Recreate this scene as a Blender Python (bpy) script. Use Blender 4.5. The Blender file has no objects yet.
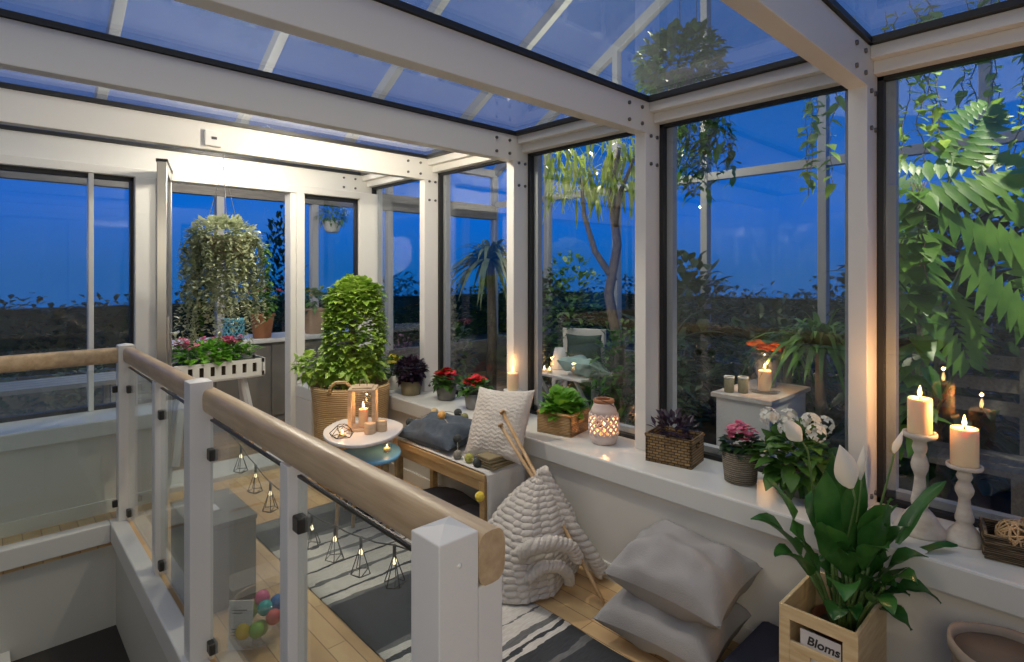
import bpy, math, random
from mathutils import Vector, Matrix, noise
S = bpy.context.scene
COL = S.collection
PI = math.pi
# ------------------------------------------------------------------ camera, sky, lamps, exposure
cam = bpy.data.objects.new('camera', bpy.data.cameras.new('camera')); COL.objects.link(cam)
cam.location = (0, 0, 1.35)
YAW = math.atan2(530, 563)
cam.rotation_euler = (PI/2, 0, -YAW)
cam.data.sensor_width = 36; cam.data.lens = 563/1024*36
cam.data.shift_y = (273-331)/1024
cam.data.clip_start = 0.02
S.camera = cam
S.view_settings.view_transform = 'Standard'; S.view_settings.look = 'None'
S.view_settings.gamma = 1; S.view_settings.use_curve_mapping = False
S.view_settings.exposure = 0.0
try:
    S.cycles.transparent_max_bounces = 40; S.cycles.max_bounces = 10
except Exception: pass
w = bpy.data.worlds.new('dusk_sky'); S.world = w; w.use_nodes = True
nt = w.node_tree; nt.nodes.clear()
tc = nt.nodes.new('ShaderNodeTexCoord'); sp = nt.nodes.new('ShaderNodeSeparateXYZ')
rp = nt.nodes.new('ShaderNodeValToRGB'); bg = nt.nodes.new('ShaderNodeBackground'); wo = nt.nodes.new('ShaderNodeOutputWorld')
nz = nt.nodes.new('ShaderNodeTexNoise'); nr = nt.nodes.new('ShaderNodeValToRGB'); mx = nt.nodes.new('ShaderNodeMixRGB')
mp = nt.nodes.new('ShaderNodeMapping'); mp.inputs['Scale'].default_value = (1, 1, 3)
nt.links.new(tc.outputs['Generated'], sp.inputs[0]); nt.links.new(sp.outputs['Z'], rp.inputs[0])
e = rp.color_ramp.elements
e[0].position = 0.0; e[0].color = (0.005, 0.125, 0.43, 1)
e[1].position = 1.0; e[1].color = (0.008, 0.095, 0.32, 1)
k = e.new(0.10); k.color = (0.003, 0.145, 0.64, 1)
k = e.new(0.35); k.color = (0.004, 0.105, 0.38, 1)
nt.links.new(tc.outputs['Generated'], mp.inputs[0]); nt.links.new(mp.outputs[0], nz.inputs['Vector'])
nz.inputs['Scale'].default_value = 2.2; nz.inputs['Detail'].default_value = 5
nr.color_ramp.elements[0].position = .50; nr.color_ramp.elements[1].position = .78
nr.color_ramp.elements[1].color = (.6, .6, .6, 1)
nt.links.new(nz.outputs['Fac'], nr.inputs[0]); nt.links.new(nr.outputs[0], mx.inputs[0])
nt.links.new(rp.outputs[0], mx.inputs[1]); mx.inputs[2].default_value = (0.09, 0.21, 0.55, 1)
nt.links.new(mx.outputs[0], bg.inputs[0]); bg.inputs[1].default_value = 0.92
nt.links.new(bg.outputs[0], wo.inputs[0])

def lamp(name, kind, loc, energy, color, size=.1, target=None, cone=None, blend=.3):
    l = bpy.data.lights.new(name, kind); l.energy = energy; l.color = color
    if kind == 'AREA': l.shape = 'DISK'; l.size = size
    else: l.shadow_soft_size = size
    if cone: l.spot_size = cone; l.spot_blend = blend
    o = bpy.data.objects.new(name, l); COL.objects.link(o); o.location = loc
    if target: o.rotation_euler = (Vector(target)-Vector(loc)).to_track_quat('-Z', 'Y').to_euler()
    return o
WARM = (1, .86, .66)
lamp('beam_spotlight', 'POINT', (1.45, 2.54, 2.08), 36, (1, .89, .70), .02)
lamp('far_bay_lamp', 'POINT', (1.30, 3.58, 2.10), 26, (1, .91, .74), .04)  # added light without a fixture, brightens the far header
lamp('greenhouse_high_lamp', 'AREA', (1.1, 1.9, 3.9), 54, (1, .88, .60), 3.2, (1.1, 2.2, 0))  # added soft fill from above, no real lamp hangs there
lamp('house_room_lamp', 'AREA', (-.6, -.55, 1.75), 14, (1, .88, .66), .9, (1.6, 1.9, .9))  # added soft fill from behind the camera, no lamp built
lamp('planting_lamp', 'SPOT', (3.1, -.2, 3.0), 150, (1, .93, .72), .015, (3.35, .75, 1.3), 1.0, .5)  # added spot out of view, aimed to brighten the monstera leaves
lamp('garden_lamp', 'POINT', (4.2, 3.3, 3.0), 80, (1, .92, .66), .015)  # added light to brighten the plants outside, no fixture
lamp('terrace_lamp', 'POINT', (1.5, 4.9, 2.5), 50, (1, .90, .74), .015)

# ------------------------------------------------------------------ materials
MATS = {}
def mat(name, col, rough=.5, col2=None, nscale=8, stretch=(1, 1, 1), metal=0, bump=0, bscale=60, bstretch=(1, 1, 1), transl=0, emit=0, sss=0, spec=.5, lo=.35, hi=.65):
    m = bpy.data.materials.new(name); m.use_nodes = True; t = m.node_tree; t.nodes.clear()
    out = t.nodes.new('ShaderNodeOutputMaterial'); b = t.nodes.new('ShaderNodeBsdfPrincipled')
    b.inputs['Base Color'].default_value = (*col, 1); b.inputs['Roughness'].default_value = rough
    b.inputs['Metallic'].default_value = metal; b.inputs['Specular IOR Level'].default_value = spec
    c = t.nodes.new('ShaderNodeTexCoord')
    last = None
    if col2:
        mp = t.nodes.new('ShaderNodeMapping'); mp.inputs['Scale'].default_value = stretch
        n = t.nodes.new('ShaderNodeTexNoise'); n.inputs['Scale'].default_value = nscale; n.inputs['Detail'].default_value = 4
        r = t.nodes.new('ShaderNodeValToRGB')
        r.color_ramp.elements[0].position = lo; r.color_ramp.elements[1].position = hi
        r.color_ramp.elements[0].color = (*col, 1); r.color_ramp.elements[1].color = (*col2, 1)
        t.links.new(c.outputs['Object'], mp.inputs[0]); t.links.new(mp.outputs[0], n.inputs['Vector'])
        t.links.new(n.outputs['Fac'], r.inputs[0]); t.links.new(r.outputs[0], b.inputs['Base Color']); last = r
    if bump:
        mp2 = t.nodes.new('ShaderNodeMapping'); mp2.inputs['Scale'].default_value = bstretch
        n2 = t.nodes.new('ShaderNodeTexNoise'); n2.inputs['Scale'].default_value = bscale
        bp = t.nodes.new('ShaderNodeBump'); bp.inputs['Strength'].default_value = bump; bp.inputs['Distance'].default_value = .01
        t.links.new(c.outputs['Object'], mp2.inputs[0]); t.links.new(mp2.outputs[0], n2.inputs['Vector'])
        t.links.new(n2.outputs['Fac'], bp.inputs['Height']); t.links.new(bp.outputs[0], b.inputs['Normal'])
    if sss:
        b.inputs['Subsurface Weight'].default_value = sss; b.inputs['Subsurface Radius'].default_value = (.03, .012, .005); b.inputs['Subsurface Scale'].default_value = 1
    if emit:
        b.inputs['Emission Color'].default_value = (*col, 1); b.inputs['Emission Strength'].default_value = emit
    if transl:
        tr = t.nodes.new('ShaderNodeBsdfTranslucent'); ms = t.nodes.new('ShaderNodeMixShader'); ms.inputs[0].default_value = transl
        if last: t.links.new(last.outputs[0], tr.inputs[0])
        else: tr.inputs[0].default_value = (*col, 1)
        t.links.new(b.outputs[0], ms.inputs[1]); t.links.new(tr.outputs[0], ms.inputs[2]); t.links.new(ms.outputs[0], out.inputs[0])
    else: t.links.new(b.outputs[0], out.inputs[0])
    MATS[name] = m; return m
def glass(name, tint=(1, 1, 1), refl=.95, base=.04, haze=0, rough=0.0):
    m = bpy.data.materials.new(name); m.use_nodes = True; t = m.node_tree; t.nodes.clear()
    out = t.nodes.new('ShaderNodeOutputMaterial')
    tr = t.nodes.new('ShaderNodeBsdfTransparent'); tr.inputs[0].default_value = (*tint, 1)
    g = t.nodes.new('ShaderNodeBsdfGlossy'); g.inputs['Roughness'].default_value = rough; g.inputs[0].default_value = (.95, .97, 1, 1)
    lw = t.nodes.new('ShaderNodeLayerWeight'); lw.inputs['Blend'].default_value = .5
    p = t.nodes.new('ShaderNodeMath'); p.operation = 'POWER'; p.inputs[1].default_value = 5
    q = t.nodes.new('ShaderNodeMath'); q.operation = 'MULTIPLY_ADD'; q.inputs[1].default_value = refl; q.inputs[2].default_value = base
    ms = t.nodes.new('ShaderNodeMixShader')
    t.links.new(lw.outputs['Facing'], p.inputs[0]); t.links.new(p.outputs[0], q.inputs[0]); t.links.new(q.outputs[0], ms.inputs[0])
    t.links.new(tr.outputs[0], ms.inputs[1]); t.links.new(g.outputs[0], ms.inputs[2]); last = ms
    if haze:
        d = t.nodes.new('ShaderNodeBsdfDiffuse'); d.inputs[0].default_value = (.8, .82, .85, 1)
        tl = t.nodes.new('ShaderNodeBsdfTranslucent'); tl.inputs[0].default_value = (.8, .82, .85, 1)
        m2 = t.nodes.new('ShaderNodeMixShader'); m2.inputs[0].default_value = .5
        t.links.new(d.outputs[0], m2.inputs[1]); t.links.new(tl.outputs[0], m2.inputs[2])
        m3 = t.nodes.new('ShaderNodeMixShader'); m3.inputs[0].default_value = haze
        t.links.new(ms.outputs[0], m3.inputs[1]); t.links.new(m2.outputs[0], m3.inputs[2]); last = m3
    t.links.new(last.outputs[0], out.inputs[0]); MATS[name] = m; return m
def pattern(name, kind, c1, c2, c3, scale, rough=.6, rot=(0, 0, 0), bump=.3, **kw):
    """brick or wave based material in object space"""
    m = bpy.data.materials.new(name); m.use_nodes = True; t = m.node_tree
    b = t.nodes['Principled BSDF']; b.inputs['Roughness'].default_value = rough
    c = t.nodes.new('ShaderNodeTexCoord'); mp = t.nodes.new('ShaderNodeMapping'); mp.inputs['Rotation'].default_value = rot
    mp.inputs['Scale'].default_value = scale
    t.links.new(c.outputs['Object'], mp.inputs[0])
    if kind == 'brick':
        n = t.nodes.new('ShaderNodeTexBrick'); n.inputs['Scale'].default_value = 1
        n.inputs['Color1'].default_value = (*c1, 1); n.inputs['Color2'].default_value = (*c2, 1); n.inputs['Mortar'].default_value = (*c3, 1)
        n.inputs['Mortar Size'].default_value = kw.get('mortar', .02); n.inputs['Brick Width'].default_value = kw.get('bw', .5); n.inputs['Row Height'].default_value = kw.get('rh', .25)
        n.inputs['Bias'].default_value = 0
        n.offset_frequency = 2
        col, fac = n.outputs['Color'], n.outputs['Fac']
        gn = t.nodes.new('ShaderNodeTexNoise'); gn.inputs['Scale'].default_value = 6; gm = t.nodes.new('ShaderNodeMapping'); gm.inputs['Scale'].default_value = kw.get('grain', (1, 8, 8))
        t.links.new(c.outputs['Object'], gm.inputs[0]); t.links.new(gm.outputs[0], gn.inputs['Vector']); gn.inputs['Detail'].default_value = 6
        hs = t.nodes.new('ShaderNodeMixRGB'); hs.blend_type = 'OVERLAY'; hs.inputs[0].default_value = kw.get('gmix', .5)
        t.links.new(col, hs.inputs[1]); t.links.new(gn.outputs['Fac'], hs.inputs[2]); col = hs.outputs[0]
        inv = t.nodes.new('ShaderNodeMath'); inv.operation = 'SUBTRACT'; inv.inputs[0].default_value = 1; t.links.new(fac, inv.inputs[1]); fac = inv.outputs[0]
    else:
        n = t.nodes.new('ShaderNodeTexWave'); n.inputs['Scale'].default_value = 1; n.bands_direction = kw.get('dirn', 'Z')
        n.inputs['Distortion'].default_value = kw.get('dist', 2); n.inputs['Detail'].default_value = 3; n.inputs['Detail Scale'].default_value = kw.get('ds', 2)
        r = t.nodes.new('ShaderNodeValToRGB'); r.color_ramp.elements[0].color = (*c1, 1); r.color_ramp.elements[1].color = (*c2, 1)
        if c3:
            k = r.color_ramp.elements.new(.5); k.color = (*c3, 1)
        t.links.new(n.outputs['Fac'], r.inputs[0]); col, fac = r.outputs[0], n.outputs['Fac']
    t.links.new(mp.outputs[0], n.inputs['Vector']); t.links.new(col, b.inputs['Base Color'])
    bp = t.nodes.new('ShaderNodeBump'); bp.inputs['Strength'].default_value = bump; bp.inputs['Distance'].default_value = kw.get('bd', .006)
    t.links.new(fac, bp.inputs['Height']); t.links.new(bp.outputs[0], b.inputs['Normal'])
    MATS[name] = m; return m

mat('white_paint', (.70, .68, .64), .42)
mat('post_white', (.72, .70, .67), .35)
mat('sill_white', (.66, .66, .64), .28)
mat('wall_white', (.64, .62, .58), .6)
mat('stair_wall', (.58, .57, .52), .6)
mat('outer_frame', (.34, .345, .35), .5)
mat('gasket', (.012, .012, .013), .45)
mat('bolt', (.16, .15, .14), .35, metal=.8)
mat('clamp', (.05, .045, .04), .35, metal=.6)
mat('steel', (.45, .44, .42), .3, metal=.9)
glass('glass', (.965, .98, .99), .9, .055)
glass('roof_glass', (.93, .96, 1), .9, .04, haze=.06)
glass('outer_glass', (.97, .985, 1), .8, .02)
glass('rail_glass', (.93, .96, .94), .9, .03, haze=.03)
glass('clear_glass', (.95, .96, .97), .9, .04)
pattern('floor_wood', 'brick', (.66, .46, .24), (.54, .34, .16), (.28, .17, .08), (1, 1, 1), .38, (0, 0, PI/2), .12, bw=.55, rh=.075, mortar=.002, grain=(1.5, .4, 8), gmix=.55)
pattern('deck_wood', 'brick', (.40, .25, .11), (.32, .18, .08), (.10, .06, .03), (1, 1, 1), .55, (0, 0, 0), .2, bw=1.6, rh=.12, mortar=.006)
mat('rail_wood', (.56, .41, .25), .38, (.42, .29, .165), 5, (9, .9, 9), bump=.08, bscale=40, bstretch=(6, .3, 6))
mat('bench_wood', (.54, .36, .165), .45, (.42, .26, .11), 6, (8, 1, 8))
mat('crate_wood', (.74, .58, .35), .5, (.64, .46, .25), 6, (2, 2, 14))
mat('pale_wood', (.60, .45, .31), .5, (.50, .36, .23), 7, (3, 3, 9))
mat('needle_wood', (.52, .34, .18), .4, (.42, .26, .12), 9, (4, 4, 1))
mat('grey_wood', (.19, .18, .16), .7, (.13, .12, .11), 8, (1, 9, 9))
pattern('straw', 'wave', (.36, .22, .085), (.66, .46, .23), (.55, .37, .17), (1, 1, 26), .7, bump=.7, dist=2.5, ds=5)
pattern('wicker_brown', 'brick', (.33, .21, .085), (.22, .13, .05), (.05, .03, .012), (1, 1, 1), .6, (PI/2, 0, 0), .9, bw=.028, rh=.012, mortar=.002, gmix=.3)
pattern('wicker_light', 'wave', (.26, .15, .06), (.50, .31, .13), (.42, .25, .10), (1, 1, 40), .6, bump=.7, dist=4, ds=4)
pattern('wicker_grey', 'wave', (.11, .09, .065), (.34, .29, .22), (.24, .20, .15), (1, 1, 38), .75, bump=.9, dist=3, ds=4)
pattern('twig_weave', 'wave', (.035, .025, .015), (.24, .17, .10), (.12, .08, .045), (3, 3, 60), .8, bump=.9, dist=5, ds=4)
mat('concrete', (.22, .21, .19), .85, (.16, .15, .14), 14, bump=.3)
mat('zinc_pot', (.24, .24, .24), .6, (.17, .17, .17), 12)
mat('olive_pot', (.24, .20, .11), .7, (.19, .16, .09), 10)
mat('terracotta', (.44, .19, .09), .75, (.36, .15, .07), 10)
mat('pale_terracotta', (.52, .34, .20), .75, (.44, .27, .15), 9)
mat('brown_plastic', (.10, .028, .018), .4)
mat('ceramic_blue', (.10, .33, .42), .35)
mat('ceramic_pink', (.68, .56, .52), .45)
mat('white_ceramic', (.66, .65, .62), .4)
mat('limed_wood', (.62, .57, .51), .6, (.50, .43, .37), 18, (1, 1, 2.5), bump=.2)
mat('wax', (.88, .66, .42), .45, sss=.35)
mat('flame', (1, .62, .22), emit=14)
mat('bulb', (1, .80, .48), emit=2.2)
mat('wick', (.02, .015, .01), .8)
mat('soil', (.03, .02, .012), .95)
mat('table_white', (.72, .69, .68), .16)
mat('table_blue', (.16, .42, .66), .2)
mat('slate_fabric', (.05, .068, .095), .9, (.07, .09, .12), 30, bump=.25, bscale=200)
mat('grey_fabric', (.36, .345, .345), .9, (.31, .30, .30), 4, bump=.25, bscale=260)
mat('dark_grey_fabric', (.16, .15, .155), .9, (.125, .12, .125), 6, bump=.25, bscale=200)
mat('knit', (.60, .555, .51), .9, bump=.5, bscale=120)
mat('white_cloth', (.62, .60, .57), .9, bump=.25, bscale=200)
mat('mint_fabric', (.34, .48, .44), .9, bump=.2)
mat('green_fabric', (.045, .075, .06), .9)
mat('navy_fabric', (.008, .009, .026), .9, bump=.2, bscale=200)
mat('bag_paper', (.24, .20, .165), .85, (.19, .155, .125), 5, bump=.2, bscale=30)
mat('bag_lining', (.085, .068, .058), .9)  # shade inside the deep bag, put into a darker colour
mat('throw_olive', (.26, .21, .12), .85, (.22, .18, .10), 8)
mat('grey_box', (.20, .185, .165), .55, (.16, .15, .135), 5)
mat('carpet', (.042, .036, .032), .95, bump=.3, bscale=300)
mat('card', (.70, .68, .70), .6)
mat('print', (.03, .03, .04), .6)
mat('ground', (.06, .055, .05), .9, (.04, .04, .035), 3)
mat('bark', (.22, .18, .14), .85, (.14, .11, .09), 14, (3, 3, 1), bump=.5)
mat('twine', (.35, .30, .22), .8)
mat('device', (.72, .71, .69), .4)
mat('twig', (.30, .20, .11), .7)
for n_, c_ in {'ball_dark': (.035, .04, .04), 'ball_olive': (.16, .16, .07), 'ball_tan': (.40, .30, .16), 'ball_orange': (.60, .33, .10), 'ball_lime': (.33, .33, .08), 'ball_yellow': (.62, .48, .06), 'ball_grey': (.18, .17, .15)}.items():
    mat(n_, c_, .85, tuple(min(1, q*1.5) for q in c_), 60, bump=.5, bscale=90)
for n_, c_ in {'glass_ball_yellow': (.80, .55, .03), 'glass_ball_green': (.22, .42, .04), 'glass_ball_teal': (.06, .36, .34), 'glass_ball_red': (.66, .14, .12), 'glass_ball_pink': (.66, .16, .28), 'glass_ball_blue': (.08, .18, .42), 'glass_ball_lime': (.42, .50, .16)}.items():
    mat(n_, c_, .12)
def leafmat(name, a, b, transl=.3, rough=.42, sc=9): mat(name, a, rough, b, sc, transl=transl, lo=.38, hi=.62)
leafmat('leaf_ivy', (.20, .36, .04), (.40, .56, .10), .3, sc=14)
leafmat('leaf_silver', (.36, .42, .24), (.56, .60, .40), .3, sc=14)
leafmat('leaf_green', (.045, .13, .02), (.11, .24, .04), .3)
leafmat('leaf_lettuce', (.12, .34, .03), (.24, .50, .06), .3)
leafmat('leaf_dark', (.012, .04, .012), (.03, .075, .02), .2)
leafmat('leaf_lily', (.02, .10, .018), (.06, .19, .04), .25, .32, 9)
leafmat('leaf_monstera', (.05, .17, .02), (.16, .34, .045), .35, .35, 5)
leafmat('leaf_lime', (.25, .38, .04), (.42, .50, .10), .35)
leafmat('leaf_olive', (.085, .12, .055), (.15, .19, .09), .25)
leafmat('leaf_purple', (.028, .014, .03), (.055, .03, .055), .2)
leafmat('leaf_heather', (.20, .10, .16), (.30, .17, .22), .2)
mat('petal_red', (.55, .012, .02), .5, transl=.2)
mat('petal_pink', (.68, .17, .27), .5, transl=.2)
mat('petal_white', (.80, .80, .74), .45, transl=.25)
mat('petal_yellow', (.62, .50, .05), .5, transl=.2)
mat('petal_orange', (.70, .15, .015), .5, transl=.2)
mat('petal_mauve', (.42, .24, .30), .5, transl=.2)
mat('petal_tan', (.50, .38, .12), .5, transl=.2)
mat('stem_green', (.10, .18, .05), .5)
# rug: woven stripes across its length (object y runs along the rug)
def rug_mat():
    m = bpy.data.materials.new('rug_stripes'); m.use_nodes = True; t = m.node_tree; b = t.nodes['Principled BSDF']; b.inputs['Roughness'].default_value = .95
    c = t.nodes.new('ShaderNodeTexCoord'); s = t.nodes.new('ShaderNodeSeparateXYZ'); t.links.new(c.outputs['Object'], s.inputs[0])
    mr = t.nodes.new('ShaderNodeMapRange'); mr.inputs['From Min'].default_value = 0; mr.inputs['From Max'].default_value = 2.0
    n = t.nodes.new('ShaderNodeTexNoise'); n.inputs['Scale'].default_value = 5; n.inputs['Detail'].default_value = 6
    ad = t.nodes.new('ShaderNodeMath'); ad.operation = 'MULTIPLY_ADD'; ad.inputs[1].default_value = .05
    t.links.new(n.outputs['Fac'], ad.inputs[0]); t.links.new(s.outputs['Y'], ad.inputs[2]); t.links.new(ad.outputs[0], mr.inputs['Value'])
    r = t.nodes.new('ShaderNodeValToRGB'); r.color_ramp.interpolation = 'CONSTANT'
    D = (.045, .048, .055, 1); L = (.62, .585, .54, 1); G = (.15, .15, .15, 1)
    st = [(0, D), (.10, G), (.115, D), (.155, L), (.165, D), (.175, L), (.185, G), (.20, L), (.235, G), (.24, L), (.30, D), (.31, L), (.33, G), (.345, D), (.52, G), (.535, L), (.56, D), (.567, L), (.61, G), (.625, L), (.67, D), (.677, L), (.725, G), (.74, L), (.785, D), (.792, L), (.83, G), (.85, D), (.96, G)]
    el = r.color_ramp.elements
    el[0].position = 0; el[0].color = D; el[1].position = st[1][0]; el[1].color = st[1][1]
    for p_, c_ in st[2:]:
        q_ = el.new(p_); q_.color = c_
    t.links.new(mr.outputs[0], r.inputs[0])
    n2 = t.nodes.new('ShaderNodeTexNoise'); n2.inputs['Scale'].default_value = 30; m2 = t.nodes.new('ShaderNodeMapping'); m2.inputs['Scale'].default_value = (1, 12, 1)
    t.links.new(c.outputs['Object'], m2.inputs[0]); t.links.new(m2.outputs[0], n2.inputs['Vector'])
    mm = t.nodes.new('ShaderNodeMixRGB'); mm.blend_type = 'OVERLAY'; mm.inputs[0].default_value = .6
    t.links.new(r.outputs[0], mm.inputs[1]); t.links.new(n2.outputs['Fac'], mm.inputs[2]); t.links.new(mm.outputs[0], b.inputs['Base Color'])
    bp = t.nodes.new('ShaderNodeBump'); bp.inputs['Strength'].default_value = .4; bp.inputs['Distance'].default_value = .005
    t.links.new(n2.outputs['Fac'], bp.inputs['Height']); t.links.new(bp.outputs[0], b.inputs['Normal'])
    MATS['rug_stripes'] = m
rug_mat()

# ------------------------------------------------------------------ mesh builder
def basis(d, up=(0, 0, 1)):
    d = Vector(d).normalized(); u = Vector(up)
    x = d.cross(u)
    if x.length < 1e-4: x = d.cross(Vector((1, 0, 0)))
    x.normalize(); return x, d, x.cross(d).normalized()
class MB:
    def __init__(s): s.V = []; s.F = []; s.smooth = []
    def add(s, vs, fs, sm=False):
        o = len(s.V); s.V += [tuple(v) for v in vs]; s.F += [tuple(i+o for i in f) for f in fs]; s.smooth += [sm]*len(fs); return s
    def box(s, x0, x1, y0, y1, z0, z1, M=None):
        v = [Vector((x, y, z)) for z in (z0, z1) for y in (y0, y1) for x in (x0, x1)]
        if M: v = [M @ q for q in v]
        return s.add(v, [(0, 2, 3, 1), (4, 5, 7, 6), (0, 1, 5, 4), (2, 6, 7, 3), (0, 4, 6, 2), (1, 3, 7, 5)])
    def beam(s, a, b, wx, wz, up=(0, 0, 1)):
        a = Vector(a); b = Vector(b); x, d, z = basis(b-a, up)
        v = [p + x*(i*wx/2) + z*(j*wz/2) for p in (a, b) for (i, j) in ((-1, -1), (1, -1), (1, 1), (-1, 1))]
        return s.add(v, [(0, 1, 2, 3), (7, 6, 5, 4), (0, 4, 5, 1), (1, 5, 6, 2), (2, 6, 7, 3), (3, 7, 4, 0)])
    def tube(s, pts, r, n=8, cap=True, sm=True):
        pts = [Vector(p) for p in pts]; m = len(pts); R = r if isinstance(r, (list, tuple)) else [r]*m
        vs = []; px = None
        for i, p in enumerate(pts):
            d = (pts[min(i+1, m-1)] - pts[max(i-1, 0)])
            if d.length < 1e-9: d = Vector((0, 0, 1))
            d.normalize()
            if px is None: px = basis(d)[0]
            else:
                px = px - d*px.dot(d)
                px = px.normalized() if px.length > 1e-5 else basis(d)[0]
            z = px.cross(d)
            for k in range(n):
                a = 2*PI*k/n; vs.append(p + (px*math.cos(a)+z*math.sin(a))*R[i])
        fs = [(i*n+k, (i+1)*n+k, (i+1)*n+(k+1) % n, i*n+(k+1) % n) for i in range(m-1) for k in range(n)]
        s.add(vs, fs, sm)
        if cap:
            o = len(s.V)-len(vs); s.F += [tuple(o+k for k in range(n)), tuple(o+(m-1)*n+k for k in reversed(range(n)))]; s.smooth += [False, False]
        return s
    def lathe(s, prof, n=24, c=(0, 0, 0), sm=True, sx=1, sy=1, fn=None):
        vs = []
        for (r, z) in prof:
            for k in range(n):
                a = 2*PI*k/n; rr = r*(fn(a, z) if fn else 1)
                vs.append((c[0]+rr*math.cos(a)*sx, c[1]+rr*math.sin(a)*sy, c[2]+z))
        m = len(prof)
        fs = [(i*n+k, i*n+(k+1) % n, (i+1)*n+(k+1) % n, (i+1)*n+k) for i in range(m-1) for k in range(n)]
        if prof[0][0] > 1e-6: fs.append(tuple(reversed(range(n))))
        if prof[-1][0] > 1e-6: fs.append(tuple((m-1)*n+k for k in range(n)))
        return s.add(vs, fs, sm)
    def sphere(s, c, r, n=14, sz=1):
        h = n//2
        return s.lathe([(max(1e-7, r*math.sin(PI*i/h)), -r*sz*math.cos(PI*i/h)) for i in range(h+1)], n, c)
    def leaf(s, p, d, L, W, bend=.4, fold=.25, segs=3, shape='ovate', up=(0, 0, 1)):
        p = Vector(p); d = Vector(d).normalized(); x, _, z = basis(d, up)
        vs = []
        for i in range(segs+1):
            t = i/segs
            if shape == 'ovate': wd = math.sin(PI*min(1, t*.96+.02)**.75)
            elif shape == 'lance': wd = math.sin(PI*(t*.97+.015)**.9)**.8
            elif shape == 'strap': wd = min(1, t*6)*(1-t**3)
            else: wd = math.sin(PI*(t*.9+.08)**.55)
            q = p + d*(L*t*(1-.15*bend*t)) - Vector((0, 0, 1))*(bend*L*t*t)
            ww = W/2*wd
            vs += [q - x*ww + z*(fold*ww), q, q + x*ww + z*(fold*ww)]
        fs = []
        for i in range(segs):
            a = i*3; fs += [(a, a+1, a+4, a+3), (a+1, a+2, a+5, a+4)]
        return s.add(vs, fs, True)
    def grid(s, fn, nu, nv, wrap=False):
        vs = [fn(i/nu, j/nv) for i in range(nu+1) for j in range(nv+1)]
        fs = [(i*(nv+1)+j, (i+1)*(nv+1)+j, (i+1)*(nv+1)+j+1, i*(nv+1)+j+1) for i in range(nu) for j in range(nv)]
        return s.add(vs, fs, True)
    def slab(s, outline, z0, z1):
        n = len(outline); vs = [(x, y, z0) for x, y in outline] + [(x, y, z1) for x, y in outline]
        return s.add(vs, [tuple(reversed(range(n))), tuple(range(n, 2*n))] + [(i, (i+1) % n, n+(i+1) % n, n+i) for i in range(n)])
    def build(s, name, material, parent=None, loc=None, bevel=0, kind=None, solid=0, rot=None):
        me = bpy.data.meshes.new(name); me.from_pydata(s.V, [], s.F); me.polygons.foreach_set('use_smooth', s.smooth); me.update()
        me.materials.append(MATS[material])
        o = bpy.data.objects.new(name, me); COL.objects.link(o)
        if parent: o.parent = parent
        if loc: o.location = loc
        if rot: o.rotation_euler = rot
        if solid:
            md = o.modifiers.new('solid', 'SOLIDIFY'); md.thickness = solid; md.offset = 0
        if bevel:
            md = o.modifiers.new('bevel', 'BEVEL'); md.width = bevel; md.segments = 2; md.limit_method = 'ANGLE'
        if kind: o['kind'] = kind
        return o
def tag(o, label, cat, group=None, kind=None):
    o['label'] = label; o['category'] = cat
    if group: o['group'] = group
    if kind: o['kind'] = kind
    return o
def thing(name, label, cat, loc=(0, 0, 0), rz=0, group=None):
    o = bpy.data.objects.new(name, None); COL.objects.link(o); o.location = loc; o.rotation_euler = (0, 0, rz); o.empty_display_size = .05
    return tag(o, label, cat, group)
def dup(root, loc, rz=None, label=None):
    def cp(o, par):
        c = o.copy(); COL.objects.link(c)
        if par: c.parent = par
        for ch in list(o.children): cp(ch, c)
        return c
    r = cp(root, None); r.location = loc
    if rz is not None: r.rotation_euler = (0, 0, rz)
    if label: r['label'] = label
    return r
def struct(name, mb, m, parent=None, bevel=0):
    o = mb.build(name, m, parent, bevel=bevel)
    o['kind'] = 'structure'; return o
def box(*a): return MB().box(*a)
def rnd(a, b): return random.uniform(a, b)
random.seed(11)
TRIM = [0]; WIN = [0]
def trim(mb, m='white_paint', bevel=.004):
    TRIM[0] += 1; return struct('trim_%d' % TRIM[0], mb, m, None, bevel)
def window():
    WIN[0] += 1; return 'window_%d' % WIN[0]

# ------------------------------------------------------------------ the shell
XW = 2.36; YF = 4.2; SILL = .525
fl = MB().box(.52, 2.40, -1.2, 4.25, -.12, 0).box(-1.3, .52, 3.70, 4.25, -.12, 0)
struct('floor', fl, 'floor_wood')
struct('wall_right', box(2.02, 2.42, -1.2, 4.25, 0, .435), 'wall_white')
struct('trim_sill_right', box(1.995, 2.43, -1.2, 4.25, .435, SILL), 'sill_white', None, .008).name = 'trim_100'
struct('wall_far', MB().box(-1.3, .80, 3.88, 4.26, 0, .435), 'wall_white')
o = struct('trim_101', box(-1.3, .80, 3.86, 4.28, .435, SILL), 'sill_white', None, .008)
struct('wall_far', box(1.70, 2.02, 3.88, 4.26, 0, .435), 'wall_white').name = 'wall_corner'
struct('trim_102', box(1.70, 1.995, 3.86, 4.28, .435, SILL), 'sill_white', None, .008)
struct('baseboard_right', box(2.008, 2.02, -1.2, 3.88, 0, .07), 'white_paint')
struct('baseboard_far', box(-1.3, .80, 3.868, 3.88, 0, .07), 'white_paint')
struct('trim_103', box(.80, 1.70, 3.95, 4.28, -.02, .03), 'sill_white', None, .004)      # door threshold
struct('wall_left', box(-1.42, -1.3, -1.2, 4.28, -1.8, 2.15), 'stair_wall')
struct('wall_back', box(-1.42, 2.42, -1.32, -1.2, -1.8, 2.15), 'stair_wall')
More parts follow.
